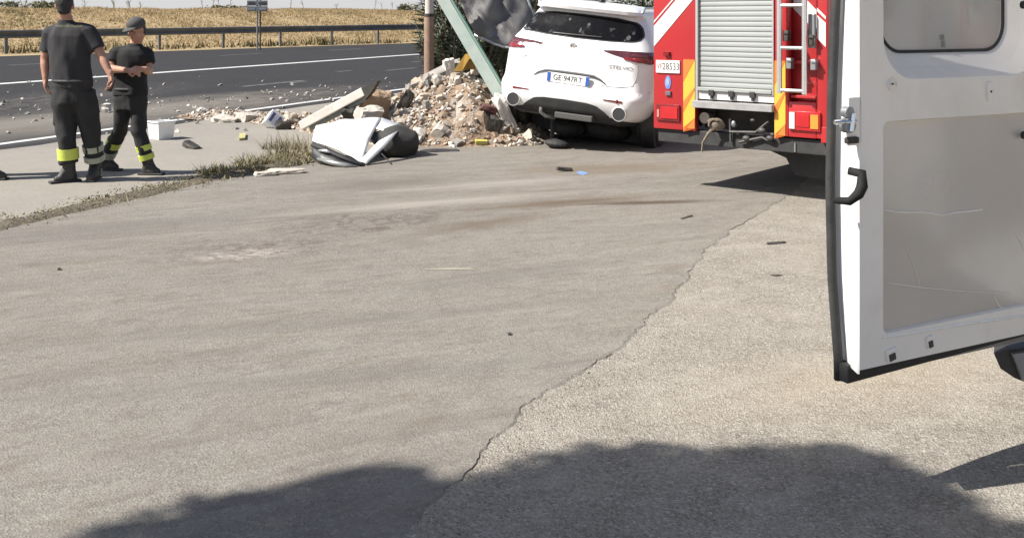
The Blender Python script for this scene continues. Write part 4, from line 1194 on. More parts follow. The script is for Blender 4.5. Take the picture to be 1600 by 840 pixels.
# under the body: beam, chassis, winch, pipes
zbm0, zbm1 = 0.425, 0.555
mb = MB(); tbox(mb, -hw_ + .03, hw_ - .01, zbm0, zb - .006, 0.035, 0.15, .008); mb.build("underrun_beam", M_black_rubber, truck)
mb = MB()
for sx in (-.32, .32): tbox(mb, sx - .04, sx + .04, .62, .80, 0.15, 5.2)
tbox(mb, -hw_ + .1, hw_ - .1, .64, .80, 0.32, 0.9); tbox(mb, -.5, .5, .48, .8, 0.9, 1.6)
tbox(mb, xs0 - .02, xs1 + .02, .56, .88, 0.20, 0.26)
mb.build("chassis", M_dark_metal, truck)
M_rope = pm("rope", (0.20, 0.165, 0.125), (0.12, 0.095, 0.07), 20, .9, bump=.5, bscale=60)
q = T(1122, 194)
hb = MB(); hb.ellipsoid((q.x, -0.02, q.z), (0.055, 0.055, 0.055)); 
for k in range(7):
    a_ = k * .9; hb.tube([(q.x + .05 * cos(t + a_) + .015 * sin(3 * k), -0.03 - .045 * sin(k + t * .5), q.z + .048 * sin(t + a_)) for t in [i * .5 for i in range(8)]], 0.011, 5)
p1, p2 = T(1112, 208), T(1102, 236)
hb.tube([(q.x - .03, -.05, q.z - .04), (p1.x, -.06, p1.z), (p2.x + .01, -.06, (p1.z + p2.z) / 2), (p2.x, -.06, p2.z)], [.015, .015, .011, .008], 6)
hb.build("rope_coil", M_rope, truck, smooth=radians(60))
q = T(1104, 184); MB().tube([(q.x - .005, -0.03, q.z), (q.x - .005, 0.08, q.z)], .05, 14).build("winch_drum", M_dark_metal, truck, smooth=radians(50))
mb = MB()
for (x, y, s) in ((1148, 196, .018), (1176, 188, .015), (1190, 204, .026), (1166, 216, .024), (1203, 216, .024)):
    q = T(x, y); mb.ellipsoid((q.x, 0.0, q.z), (s * 1.5, s, s))
for pts_ in (((1140, 206), (1180, 207), (1200, 190)), ((1155, 222), (1190, 215), (1206, 224)), ((1141, 186), (1141, 222))):
    mb.tube([Vector((T(*p).x, 0.0 + .01 * i, T(*p).z)) for i, p in enumerate(pts_)], .014, 6)
mb.build("pipework", pm("pipe_grey", (0.045, 0.043, 0.041), (0.09, 0.085, 0.08), 10, .6, .4), truck, smooth=radians(60))
mb = MB(); q = T(1148, 197); mb.ellipsoid((q.x, -.02, q.z + .02), (.022, .02, .03)); mb.tube([(T(1240, 225).x, .03, T(1240, 224).z), (T(1240, 225).x, .03, T(1240, 238).z)], .009, 6); mb.build("tow_shackle", M_galv, truck)
# wheels
def wheel(parent, c, r, wd, side, rim_m=None, name="wheel"):
    w = link(name, MB().tube([(c[0] - side * 0, c[1], c[2])] * 1 + [(c[0] + side * .0001, c[1], c[2])], r * .2, 8).mesh("hub", M_dark_metal), parent)
    mb = MB()
    n = 36; rows = []
    prof_ = [(-.5, .60), (-.5, .90), (-.42, .98), (-.2, 1.0), (.2, 1.0), (.42, .98), (.5, .90), (.5, .60)]
    for i in range(n + 1):
        a_ = 2 * pi * i / n
        rows.append([Vector((c[0] + x * wd, c[1] + rr * r * cos(a_), c[2] + rr * r * sin(a_))) for x, rr in prof_])
    mb.grid(rows); mb.build("tyre", M_tyre, w, smooth=radians(35))
    mb = MB()
    for i in range(n):
        a_ = 2 * pi * i / n
        for xx in (-.30, -.1, .1, .30):
            mb.box((c[0] + xx * wd, c[1] + r * 1.0 * cos(a_ + xx), c[2] + r * 1.0 * sin(a_ + xx)), (wd * .14, r * .11, r * .05), rotx(a_ + xx + pi / 2))
    mb.build("tread", M_tyre, w)
    mb = MB(); rows = []
    for i in range(n + 1):
        a_ = 2 * pi * i / n
        rows.append([Vector((c[0] + side * x * wd, c[1] + rr * r * cos(a_), c[2] + rr * r * sin(a_))) for x, rr in ((-.45, .60), (.40, .64), (.44, .60), (.30, .5), (.24, .2), (.28, .02))])
    mb.grid(rows); mb.build("rim", rim_m or M_galv, w, smooth=radians(35))
    return w
for sx in (-1, 1):
    wheel(truck, (sx * (hw_ - .20), 2.75, 0.44), .44, .27, sx, M_dark_metal)
    wheel(truck, (sx * (hw_ - .17), 4.95, 0.44), .44, .27, sx, M_dark_metal)
mb = MB()
mb.prism([(T(1186, 240, .5).x, 0.3, 0.46), (hw_ - .05, 0.3, 0.46), (hw_ - .05, .3, .18), (hw_ - .42, .3, .20), (hw_ - .50, .3, .34)], (0, .03, 0)); mb.build("mudguard", M_black_rubber, truck)
mb = MB(); tbox(mb, hw_ - .55, hw_ - .04, .24, .62, .9, 2.1); mb.build("side_tank", M_dark_metal, truck)
# flank lockers, cab
for sx in (-1, 1):
    for (y0, y1) in ((.25, 1.2), (1.3, 2.3), (2.4, 3.4)):
        mb = MB(); zz = 1.0
        while zz < 2.3:
            tbox(mb, sx * (hw_ + .006), sx * (hw_ - .01), zz, zz + .085, y0, y1, .003); zz += .09
        mb.build("locker_shutter", M_shut, truck)
    mb = MB(); tbox(mb, sx * (hw_ + .004), sx * (hw_ - .01), .80, .92, .1, 3.5, .002); mb.build("side_band", M_wstripe, truck)
mb = MB()
sec = [(3.62, .62), (3.62, 2.35), (4.9, 2.35), (5.35, 1.45), (5.6, 1.3), (5.6, .45), (5.2, .45), (5.15, .75), (4.95, .95), (4.55, .95), (4.35, .75), (4.3, .62)]
mb.prism([Vector((-hw_ + .01, y, z)) for y, z in sec], (TW - .02, 0, 0)); mb.build("cab", M_red, truck)
mb = MB(); a_ = Vector((0, 5.35, 1.45)); b_ = Vector((0, 4.9, 2.35))
mb.prism([(-hw_ + .1, 5.315, 1.55), (hw_ - .1, 5.315, 1.55), (hw_ - .1, 4.965, 2.25), (-hw_ + .1, 4.965, 2.25)], (0, .018, .009)); mb.build("windscreen", M_glass_dark, truck)
for sx in (-1, 1):
    mb = MB(); mb.prism([Vector((sx * (hw_ - .006), y, z)) for y, z in ((3.85, 1.45), (5.2, 1.45), (4.85, 2.22), (3.85, 2.22))], (sx * .006, 0, 0)); mb.build("side_window", M_glass_dark, truck)
    mb = MB(); tbox(mb, sx * .5, sx * .75, .85, 1.05, 5.595, 5.62); mb.build("headlight", M_clear, truck)
mb = MB(); tbox(mb, -.7, .7, .5, .72, 5.595, 5.68); mb.build("front_bumper", M_wstripe, truck)
mb = MB(); tbox(mb, -.6, .6, 2.352, 2.5, 4.2, 4.5, .03); mb.build("light_bar", pm("blue_lamp", (.03, .08, .5), None, 5, .2, coat=.5), truck)

# ================================================================== white car
CA = radians(22)
car = empty("car", (0.78, 11.75, 0.095))
car.rotation_mode = 'XYZ'
car.matrix_world = Matrix.Translation((0.55, 11.9, 0.10)) @ Matrix.Rotation(-CA, 4, 'Z') @ Matrix.Rotation(radians(6.2), 4, 'Y')
tag(car, "white crossover car tilted up on the rubble beside the fire engine", "car")
LV = [  # z, half width, rear y, front y, rear corner length, rear bow
 (0.27, .74, .26, 4.35, .30, .03), (0.34, .83, .12, 4.50, .36, .04), (0.40, .90, .055, 4.58, .42, .05), (0.50, .935, .015, 4.64, .46, .06), (0.585, .945, .0, 4.66, .48, .06),
 (0.63, .945, .012, 4.66, .48, .06), (0.665, .945, .055, 4.66, .48, .06), (0.70, .945, .085, 4.65, .48, .06), (0.86, .942, .105, 4.62, .48, .06), (1.00, .935, .10, 4.56, .48, .07),
 (1.07, .925, .095, 4.44, .48, .075), (1.12, .905, .115, 4.15, .46, .08), (1.18, .875, .165, 3.62, .44, .08), (1.225, .845, .21, 3.42, .42, .085), (1.33, .785, .30, 3.08, .38, .085),
 (1.45, .725, .39, 2.74, .34, .085), (1.535, .68, .455, 2.50, .32, .085), (1.56, .675, .36, 2.40, .30, .06), (1.60, .65, .345, 2.20, .28, .06), (1.635, .60, .42, 2.02, .28, .06), (1.66, .48, .62, 1.85, .28, .06)]
def lev(z):
    for a, b in zip(LV, LV[1:]):
        if a[0] <= z <= b[0]:
            t = (z - a[0]) / (b[0] - a[0]); return [x + (y - x) * t for x, y in zip(a, b)]
    return list(LV[0] if z < LV[0][0] else LV[-1])
def outline(z, dense=False):
    """right half of the plan outline at height z, from rear centre forward to front centre"""
    _, w, r, f, cl, bow = lev(z)
    cw = min(cl * .62, w * .5)
    pts = []
    for i in range(9):
        x = (w - cw) * i / 9; pts.append((x, r + bow * (x / (w - cw)) ** 2))
    for i in range(10):
        a = pi / 2 * i / 9
        e = 0.86
        pts.append((w - cw + cw * sin(a) ** e, r + bow + cl * (1 - cos(a) ** e)))
    y0 = r + bow + cl; y1 = f - .75
    y1 = max(y1, y0 + .3)
    for i in range(1, 14): pts.append((w - 0.0 * i, y0 + (y1 - y0) * i / 13))
    fl = f - .22 - y1
    for i in range(1, 9):
        a = pi / 2 * i / 8; pts.append((w - (w * .42) * (1 - cos(a)), y1 + fl * sin(a)))
    for i in range(1, 7):
        t = i / 6; x = w * .58 * (1 - t); pts.append((x, f - .22 * (x / (w * .58)) ** 2))
    return pts
M_carw = pm("car_white", (0.80, 0.80, 0.795), (0.74, 0.735, 0.725), 1.5, 0.28, coat=0.5, lo=.35, hi=.9, grime=(0.60, 0.57, 0.53), gscale=2.5, glo=.58, ghi=.9)
rows = []
for z, *_ in LV:
    o_ = outline(z); full = [Vector((x, y, z)) for x, y in o_] + [Vector((-x, y, z)) for x, y in o_[::-1][1:-1]]
    full.append(full[0].copy()); rows.append(full)
top = rows[-1]; c_ = Vector((0, 1.2, 1.672))
rows.append([c_.lerp(p, .5) + Vector((0, 0, .004)) for p in top]); rows.append([c_ + Vector((.001 * i, 0, 0)) for i in range(len(top))])
g_ = MB(); g_.grid(rows)
bm = bmesh.new()
me = g_.mesh("body_shell", M_carw)
bm.from_mesh(me); bmesh.ops.remove_doubles(bm, verts=bm.verts[:], dist=.0008)
bmesh.ops.recalc_face_normals(bm, faces=bm.faces[:]); bm.to_mesh(me); bm.free()
me.polygons.foreach_set("use_smooth", [True] * len(me.polygons)); me.set_sharp_from_angle(angle=radians(38))
shell = link("body_shell", me, car)
def surf(s, z, off=0.0):
    """point on the body at arc length s from the rear centre line (right positive), height z"""
    o_ = outline(z); a = abs(s); acc = 0
    for (x0, y0), (x1, y1) in zip(o_, o_[1:]):
        L_ = sqrt((x1 - x0) ** 2 + (y1 - y0) ** 2)
        if acc + L_ >= a:
            t = (a - acc) / L_ if L_ > 0 else 0
            x, y = x0 + (x1 - x0) * t, y0 + (y1 - y0) * t
            nx, ny = (y1 - y0), -(x1 - x0)
            n_ = Vector((nx, ny, 0)).normalized(); break
        acc += L_
    p = Vector((x, y, z)) + n_ * off
    if s < 0: p.x = -p.x
    return p
def patch(name, mat, s0, s1, zlo, zhi, off=.006, ns=16, nz=6, parent=car, th=.012, sm=True):
    rows = []
    for i in range(nz + 1):
        row = []
        for j in range(ns + 1):
            u = j / ns; s = s0 + (s1 - s0) * u
            a, b = zlo(u), zhi(u)
            row.append(surf(s, a + (b - a) * i / nz, off))
        rows.append(row)
    g_ = MB(); g_.grid(rows)
    # rim that closes the gap to the body
    edge = rows[0] + [r[-1] for r in rows[1:]] + rows[-1][::-1][1:] + [r[0] for r in rows[::-1][1:]]
    back = [p + Vector((0, th, 0)) for p in edge]
    g_.grid([edge, back])
    return g_.build(name, mat, parent, smooth=radians(40) if sm else False)
def lin(*kv):
    def f(u):
        for (a, va), (b, vb) in zip(kv, kv[1:]):
            if a <= u <= b: return va + (vb - va) * (u - a) / (b - a)
        return kv[-1][1]
    return f
# rear window with rounded ends, black frame
rw_lo = lin((0, 1.335), (.03, 1.285), (.09, 1.262), (.25, 1.25), (.5, 1.245), (.75, 1.25), (.91, 1.262), (.97, 1.285), (1, 1.335))
rw_hi = lin((0, 1.345), (.03, 1.42), (.09, 1.47), (.25, 1.50), (.5, 1.507), (.75, 1.50), (.91, 1.47), (.97, 1.42), (1, 1.345))
patch("window_frame", M_black_plastic, -.80, .80, lambda u: rw_lo(u) - .014, lambda u: rw_hi(u) + .014, .004, 40, 8)
M_glass_rear = pm("rear_glass", (0.006, 0.006, 0.007), (0.05, 0.05, 0.05), 7, 0.28, spec=0.12, lo=.60, hi=.66)
patch("rear_window", M_glass_rear, -.77, .77, rw_lo, rw_hi, .009, 40, 8)
mb = MB(); pts_ = [surf(-.30 + .6 * i / 8, 1.265 + .012 * i / 8, .022) for i in range(9)]; mb.tube(pts_, .008, 6); mb.build("rear_wiper", M_black_plastic, car)
rs = random.Random(3)
M_shard = pm("crazed_glass", (0.10, 0.103, 0.105), (0.03, 0.03, 0.03), 40, .3)
for (s0_, z0_, w_, h_) in ((-.70, 1.275, .16, .05), (.60, 1.30, .05, .06), (.64, 1.36, .035, .04), (.10, 1.40, .05, .05), (.02, 1.33, .03, .07), (-.15, 1.44, .03, .03), (.57, 1.27, .03, .03)):
    mb = MB(); poly = []
    for i in range(6):
        a_ = 2 * pi * i / 6 + rs.uniform(-.3, .3); poly.append(surf(s0_ + cos(a_) * w_ * rs.uniform(.35, .6), z0_ + sin(a_) * h_ * rs.uniform(.35, .6), .013))
    mb.add(poly, [tuple(range(6))]); mb.build("glass_shard", M_shard, car)
# tail lamps: slim wedges that wrap round the corners
for sg in (-1, 1):
    lo_ = lin((0, 1.128), (.15, 1.10), (.5, 1.045), (.72, 1.02), (.88, 1.03), (1, 1.075)); hi_ = lin((0, 1.136), (.15, 1.148), (.5, 1.158), (.8, 1.158), (.92, 1.15), (1, 1.12))
    tl = patch("tail_lamp", pm("lamp_smoke", (0.055, 0.018, 0.022), (0.09, 0.025, 0.03), 8, .12, coat=.6), sg * .37, sg * 1.17, lo_, hi_, .008, 22, 6)
    patch("lamp_lens", pm("car_lamp_red", (0.24, 0.012, 0.018), (0.17, 0.01, 0.014), 9, .15, coat=.5), sg * .62, sg * .98, lin((0, 1.06), (.5, 1.033), (1, 1.038)), lin((0, 1.085), (.5, 1.09), (1, 1.085)), .013, 10, 3, tl)
    patch("lamp_lens", pm("lamp_pink", (0.13, 0.035, 0.042), None, 8, .15, coat=.6), sg * .70, sg * 1.05, lin((0, 1.102), (1, 1.105)), lin((0, 1.128), (1, 1.13)), .012, 10, 2, tl)
# badge, lettering
b_ = surf(0, 1.14, .0)
mb = MB(); mb.tube([b_ + Vector((0, .01, 0)), b_ + Vector((0, -.012, 0))], .042, 20); bd = mb.build("badge", M_chrome, car, smooth=radians(40))
mb = MB(); mb.tube([b_ + Vector((0, -.008, 0)), b_ + Vector((0, -.0145, 0))], .032, 18); bdg = mb.build("badge_field", pm("badge_ground", (.55, .53, .5), (.25, .3, .32), 40, .4), bd, smooth=radians(40))
mb = MB(); mb.box(b_ + Vector((-.013, -.016, 0)), (.008, .003, .045)); mb.box(b_ + Vector((-.013, -.016, .004)), (.024, .003, .007)); mb.tube([b_ + Vector((.013 + .007 * sin(i), -.016, -.022 + .009 * i)) for i in range(6)], .0035, 5); mb.build("badge_figure", pm("badge_red", (.3, .05, .05), (.05, .15, .09), 60, .4), bd)
def surf_project(off):
    def f(me):
        for v in me.vertices:
            p = surf(v.co.x * 1.0, v.co.z, off); p2 = Vector((p.x, p.y, v.co.z)); v.co = p2
    return f
M_letter = pm("letter_chrome", (.40, .40, .40), None, 9, .3, .8)
Mt = Matrix.Translation((.60, 0, .955)) @ Matrix.Rotation(radians(90), 4, 'X')
text_obj("lettering", "STELVIO", .060, M_letter, shell, Mt, 0, 1.25, project=surf_project(.004))
Mt = Matrix.Translation((-.60, 0, .955)) @ Matrix.Rotation(radians(90), 4, 'X')
text_obj("lettering", "Q4", .045, M_letter, shell, Mt, 0, 1.1, project=surf_project(.004))
# shut lines of the tailgate and bumper
def seam(pts, r=.0045, mat=None, nm="shut_line"):
    mb = MB(); mb.tube([surf(s, z, .0005) for s, z in pts], r, 5); return mb.build(nm, mat or pm("seam", (.20, .20, .20), None, 5, .8), car)
M_seam = pm("seam_grey", (.22, .22, .22), None, 5, .8)
for sg in (-1, 1):
    seam([(sg * .80, 1.0), (sg * .80, .93), (sg * .79, .84), (sg * .76, .765), (sg * .70, .74), (sg * .5, .728), (sg * .25, .722), (0, .72)], .0035, M_seam)
    seam([(sg * 1.18, .80), (sg * 1.0, .70), (sg * .85, .672), (sg * .6, .66)], .003, M_seam)
# hollow over the number plate, drawn as a white patch under a dark grey arc
patch("plate_recess", pm("recess_white", (.72, .72, .72), None, 4, .4, coat=.4), -.45, .45, lin((0, .75), (.14, .694), (.86, .694), (1, .75)), lin((0, .758), (.14, .822), (.86, .822), (1, .758)), .003, 26, 4)
mb = MB(); mb.tube([surf(s, z, .012) for s, z in [(-.45, .75), (-.38, .795), (-.30, .824), (-.15, .83), (0, .831), (.15, .83), (.30, .824), (.38, .795), (.45, .75)]], [.004, .01, .015, .016, .016, .016, .015, .01, .004], 6); mb.build("plate_recess_arc", pm("strip_grey", (.10, .10, .10), None, 5, .6), car, smooth=True)
py_ = surf(.2, .75).y - .028
mb = MB(); mb.bbox((0, py_ + .006, .755), (.52, .012, .112), .004); plt = mb.build("number_plate", pm("plate_white_car", (.78, .78, .76), None, 6, .4), car)
for sg in (-1, 1):
    mb = MB(); mb.bbox((sg * .238, py_ - .001, .755), (.042, .006, .108), .002); mb.build("plate_band", pm("plate_blue", (.035, .11, .42), None, 6, .4), plt)
Mt = Matrix.Translation((-.005, py_ - .002, .755)) @ Matrix.Rotation(radians(90), 4, 'X')
text_obj("plate_text", "GE 947RT", .092, M_ink, plt, Mt, .0004, .93)
# bumper: reflectors, exhausts, dark diffuser
for sg in (-1, 1):
    patch("reflector", M_lens_d, sg * .46, sg * .68, lin((0, .574), (1, .562)), lin((0, .584), (1, .586)), .005, 8, 2)
    c = Vector((sg * .655, surf(.655, .45).y - .02, .435))
    mb = MB(); mb.tube([c + Vector((0, .20, 0)), c, c + Vector((0, -.012, 0))], [.083, .0845, .081], 24, cap=False)
    mb.tube([c + Vector((0, -.012, 0)), c + Vector((0, .16, 0))], [.076, .072], 24, cap=False)
    rr = []
    for rad in (.081, .076): rr.append([c + Vector((rad * cos(2 * pi * i / 24), -.012, rad * sin(2 * pi * i / 24))) for i in range(25)])
    mb.grid(rr); ex = mb.build("exhaust", M_white_paint, car, smooth=radians(50))
    mb = MB(); mb.tube([c + Vector((0, -.009, 0)), c + Vector((0, .005, 0))], [.0755, .074], 24)
    mb.build("tailpipe", M_black_plastic, ex, smooth=radians(50))
    mb = MB(); rr = []
    for rad, yy in ((.077, -.013), (.067, -.008)): rr.append([c + Vector((rad * cos(2 * pi * i / 24), yy, rad * sin(2 * pi * i / 24))) for i in range(25)])
    mb.grid(rr); mb.build("tailpipe_ring", M_dark_metal, ex, smooth=radians(50))
patch("diffuser", pm("diffuser_black", (.030, .030, .031), (.05, .05, .05), 5, .55), -.53, .53, lin((0, .375), (1, .375)), lin((0, .39), (.06, .44), (.14, .495), (.25, .515), (.5, .522), (.75, .515), (.86, .495), (.94, .44), (1, .39)), .008, 30, 6)
patch("lower_bumper", pm("bumper_black", (.025, .025, .026), None, 5, .6), -.95, .95, lin((0, .272), (1, .272)), lin((0, .33), (.18, .35), (.22, .38), (.78, .38), (.82, .35), (1, .33)), .010, 30, 3)
mb = MB(); mb.bbox((.12, surf(0, .40).y + .05, .33), (.46, .14, .07), .012, roty(radians(-1))); mb.build("tow_plate", pm("tow_grey", (.075, .073, .07), None, 5, .6), car)
mb = MB(); mb.tube([(-.30, .10, .40), (-.30, .09, .33), (-.24, .10, .28), (-.12, .12, .27)], [.03, .028, .022, .012], 8); mb.build("hanging_trim", pm("trim_grey", (.10, .10, .10), None, 5, .6), car, smooth=True)
mb = MB(); mb.box((0, 2.3, .18), (1.5, 2.7, .36)); mb.ellipsoid((.3, .95, .12), (.3, .2, .14)); mb.ellipsoid((-.2, .9, .08), (.25, .2, .12)); mb.box((0, .6, .34), (1.3, .9, .06)); mb.tube([(-.8, .85, .33), (.8, .85, .33)], .05, 8); mb.build("underbody", M_black_rubber, car)
mb = MB(); mb.tube([(-.25, .40, .25), (-.22, .36, .0), (-.10, .30, -.05)], .03, 6); mb.ellipsoid((-.14, .30, -.05), (.15, .10, .05)); mb.build("broken_part", M_black_rubber, car)
seam([(.62, .60), (.62, .555)], .010, M_lens_d, "fog_lamp")
# wheels and arches
for sx in (-1, 1):
    for yy in (.98, 3.78):
        mb = MB(); mb.tube([(sx * .80, yy, .36), (sx * .955, yy, .36)], .43, 30); mb.build("wheel_arch", M_black_plastic, car, smooth=radians(40))
        wheel(car, (sx * .845, yy, .345), .355, .25, sx, M_galv)
mb = MB()
for sx in (-1, 1):
    mb.tube([(sx * .66, .62, 1.60), (sx * .64, .8, 1.655), (sx * .60, 1.8, 1.66), (sx * .6, 2.0, 1.62)], .014, 8)
mb.build("roof_rail", M_alu, car, smooth=True)
for sg in (-1, 1):
    patch("side_window", M_glass_dark, sg * 1.50, sg * 3.45, lin((0, 1.32), (.1, 1.25), (1, 1.235)), lin((0, 1.36), (.15, 1.46), (.3, 1.50), (.62, 1.50), (.8, 1.42), (1, 1.25)), .004, 20, 4)
    mb = MB(); mb.ellipsoid((sg * 1.0, 3.15, 1.18), (.13, .08, .085)); mb.tube([(sg * .84, 3.15, 1.17), (sg * .95, 3.15, 1.17)], .025, 6); mb.build("door_mirror", M_carw, car, smooth=True)
    patch("headlight", M_clear, sg * 4.62 if False else sg * 4.9, sg * 5.25, lin((0, .80), (1, .84)), lin((0, .92), (1, .92)), .006, 6, 2)
mb = MB(); mb.ellipsoid((.05, .95, 1.672), (.035, .09, .05)); mb.build("roof_antenna", M_black_plastic, car, smooth=True)

# ================================================================== van with its rear door open
D0 = Vector((1.0215, 3.217, 0)); Dd = Vector((.797, .421, 0)).normalized(); Dn = Vector((Dd.y, -Dd.x, 0))   # Dn points to the photographer
HS = 1.16                                                                                              # distance from free edge to the hinge
hinge = D0 + Dd * HS
VA = radians(36)
van = empty("van", (hinge.x, hinge.y, 0), (0, 0, -VA))
tag(van, "white van at the right picture edge, its grey-lined rear door swung open", "van")
Vinv = (Matrix.Translation(van.location) @ Matrix.Rotation(-VA, 4, 'Z')).inverted()
DM = Vinv @ Matrix(((Dd.x, -Dn.x, 0, D0.x), (Dd.y, -Dn.y, 0, D0.y), (0, 0, 1, 0), (0, 0, 0, 1)))       # door frame: s along, t away from the photographer, z up
def DP(px, py, t=0.0):
    k = (px - 800) / 1600.0
    o = D0 - Dn * t
    s = (k * o.y - o.x) / (Dd.x - k * Dd.y)
    d = o.y + Dd.y * s
    return Vector((s, t, CAM_H - (py - 30.0) * d / 1600.0))
M_door_in = pm("door_inner_white", (0.80, 0.765, 0.72), (0.76, 0.725, 0.68), 2, 0.42, coat=.1, grime=(0.66, 0.61, 0.55), gscale=2.2, glo=.5, ghi=.8)
M_door_panel = pm("door_lining_grey", (0.53, 0.49, 0.45), (0.46, 0.425, 0.39), 1.3, 0.24, coat=.25, grime=(0.52, 0.45, 0.35), gscale=1.6, glo=.45, ghi=.8)
M_door_out = pm("door_outer_white", (0.78, 0.78, 0.77), (0.72, 0.72, 0.71), 2, .3, coat=.4)
DTOP = 2.35
def door_left(z):
    """outline of the free edge (s) at height z: the van's side bulges"""
    pts = [(DP(1312, 588).z, DP(1313, 588, .115).x), (DP(1303, 450).z, DP(1303, 450, .115).x), (DP(1300, 300).z, DP(1300, 300, .115).x), (DP(1303, 150).z, DP(1303, 150, .115).x), (DP(1309, 0).z, DP(1309, 0, .115).x), (2.0, DP(1309, 0, .115).x + .04), (DTOP, DP(1309, 0, .115).x + .12)]
    for (a, sa), (b, sb) in zip(pts, pts[1:]):
        if z <= b: return sa + (sb - sa) * (z - a) / (b - a)
    return pts[-1][1]
zbot = 0.42
def rect_loop(s0, s1, z0, z1, r, n=8):
    out = []
    for (cx, cz, a0) in ((s1 - r, z1 - r, 0), (s0 + r, z1 - r, 90), (s0 + r, z0 + r, 180), (s1 - r, z0 + r, 270)):
        for i in range(n + 1):
            a = radians(a0 + 90 * i / n); out.append((cx + r * cos(a), cz + r * sin(a)))
    return out
# --- door leaf: inner skin with two recesses, left flange, outer skin
win = (DP(1373, 40, .088).x, DP(1567, 40, .088).x, DP(1450, 81, .088).z, 2.14)
pan = (DP(1380, 300).x, HS - .10, DP(1380, 522).z, DP(1380, 190).z)
sL = DP(1343, 300).x
door = link("rear_door", MB().box((HS - .03, .03, 1.4), (.04, .03, 1.6)).mesh("hinge_post", M_door_in), van)
door.matrix_parent_inverse = Matrix.Identity(4)
door.matrix_basis = DM
def dobj(mb, name, mat, smooth=False): return mb.build(name, mat, door, smooth)
# inner skin as frame strips round the window and the lining
wl_o = rect_loop(win[0] - .075, win[1] + .075, win[2] - .085, win[3] + .06, .14)
wl_i = rect_loop(win[0], win[1], win[2], win[3], .10)
mb = MB()
zmid = (win[2] - .085 + pan[3]) / 2
def ring_fill(outer, inner, y_o, y_i):
    n_ = len(outer); mb.add([(s, y_o, z) for s, z in outer] + [(s, y_i, z) for s, z in inner], [(i, (i + 1) % n_, (i + 1) % n_ + n_, i + n_) for i in range(n_)])
up_o = rect_loop(sL, HS, zmid, DTOP, .0015)
ring_fill(up_o, wl_o, 0.0, 0.0)
ring_fill(wl_o, [(a * .55 + b * .45, c * .55 + d * .45) for (a, c), (b, d) in zip(wl_o, wl_i)], 0.0, 0.045)
ring_fill([(a * .55 + b * .45, c * .55 + d * .45) for (a, c), (b, d) in zip(wl_o, wl_i)], wl_i, 0.045, 0.09)
pl_i = rect_loop(pan[0], pan[1], pan[2], pan[3], .025)
lo_o = rect_loop(sL, HS, zbot + .012, zmid, .0015)
ring_fill(lo_o, pl_i, 0.0, 0.0)
ring_fill(pl_i, rect_loop(pan[0] + .004, pan[1] - .004, pan[2] + .004, pan[3] - .004, .022), 0.0, .014)
dobj(mb, "inner_skin", M_door_in, radians(30))
# lining panel
mb = MB(); L_ = rect_loop(pan[0] + .004, pan[1] - .004, pan[2] + .004, pan[3] - .004, .022)
mb.add([(s, .0142, z) for s, z in L_], [tuple(range(len(L_)))])
lin_p = dobj(mb, "lining_panel", M_door_panel)
M_scratch = pm("scratch", (.92, .89, .83), None, 5, .5)
def scr(pts, r=.0022):
    mb = MB(); mb.tube([DP(x, y, .0120) for x, y in pts], r, 4); mb.build("scratch", M_scratch, lin_p)
scr([(1379, 327), (1400, 331), (1420, 332), (1440, 331), (1455, 333), (1473, 336), (1492, 332), (1515, 330), (1535, 327)], .0026)
scr([(1385, 441), (1440, 449), (1510, 455), (1580, 458)], .0013); scr([(1552, 462), (1562, 478), (1580, 490), (1597, 496)], .0020); scr([(1588, 367), (1594, 376), (1600, 390)], .0014); scr([(1415, 385), (1430, 420), (1438, 450)], .0009)
# bright lower lip of the lining
mb = MB(); mb.tube([DP(1379, 527, -.001), DP(1490, 509, -.001), DP(1600, 493, -.001)], .004, 6); dobj(mb, "lining_lip", M_door_out)
# flange at the free edge, turned to the sun
mb = MB(); rr = []
for i in range(25):
    z = zbot + (DTOP - zbot) * i / 24
    sl = door_left(z)
    rr.append([Vector((sL, 0, z)), Vector((sL - .004, .004, z)), Vector((sL + (sl - sL) * .45, .045, z)), Vector((sl + .012, .102, z)), Vector((sl, .116, z))])
mb.grid(rr); dobj(mb, "edge_flange", M_door_out, radians(60))
# outer skin
mb = MB(); rr = []
for i in range(49):
    z = zbot - .02 + (DTOP - zbot + .02) * i / 48
    sl = door_left(max(z, zbot)); rr.append([Vector((sl - .01 + (HS - sl) * j / 24, .125 + .03 * sin(pi * j / 24), z)) for j in range(25)])
mb.grid(rr)
n0 = dobj(mb, "outer_skin", M_door_out, radians(60))
# leave the glass opening clear: delete outer skin faces over the window
bm = bmesh.new(); bm.from_mesh(n0.data)
dead = [f for f in bm.faces if win[0] - .02 < f.calc_center_median().x < win[1] + .02 and win[2] - .02 < f.calc_center_median().z < win[3] + .02]
bmesh.ops.delete(bm, geom=dead, context='FACES'); bm.to_mesh(n0.data); bm.free()
# glass
m, nt, N, L, P = new_mat("smoked_glass")
P.inputs["Base Color"].default_value = (.58, .555, .53, 1); P.inputs["Roughness"].default_value = .12; P.inputs["Specular IOR Level"].default_value = .6
tb = N.new("ShaderNodeBsdfTransparent"); tb.inputs[0].default_value = (.86, .85, .83, 1)
mx = N.new("ShaderNodeMixShader"); mx.inputs[0].default_value = .52
L.new(tb.outputs[0], mx.inputs[1]); L.new(P.outputs[0], mx.inputs[2]); L.new(mx.outputs[0], N["Material Output"].inputs[0])
M_smoke = m
mb = MB(); W_ = rect_loop(win[0] + .004, win[1] - .004, win[2] + .004, win[3] - .004, .098); mb.prism([(s, .092, z) for s, z in W_], (0, .005, 0)); gl = dobj(mb, "window_glass", M_smoke)
mb = MB(); lp = [Vector((s, .087, z)) for s, z in rect_loop(win[0] + .002, win[1] - .002, win[2] + .002, win[3] - .002, .098)]; mb.tube(lp + [lp[0]], .006, 6); dobj(mb, "window_seal", M_black_rubber)
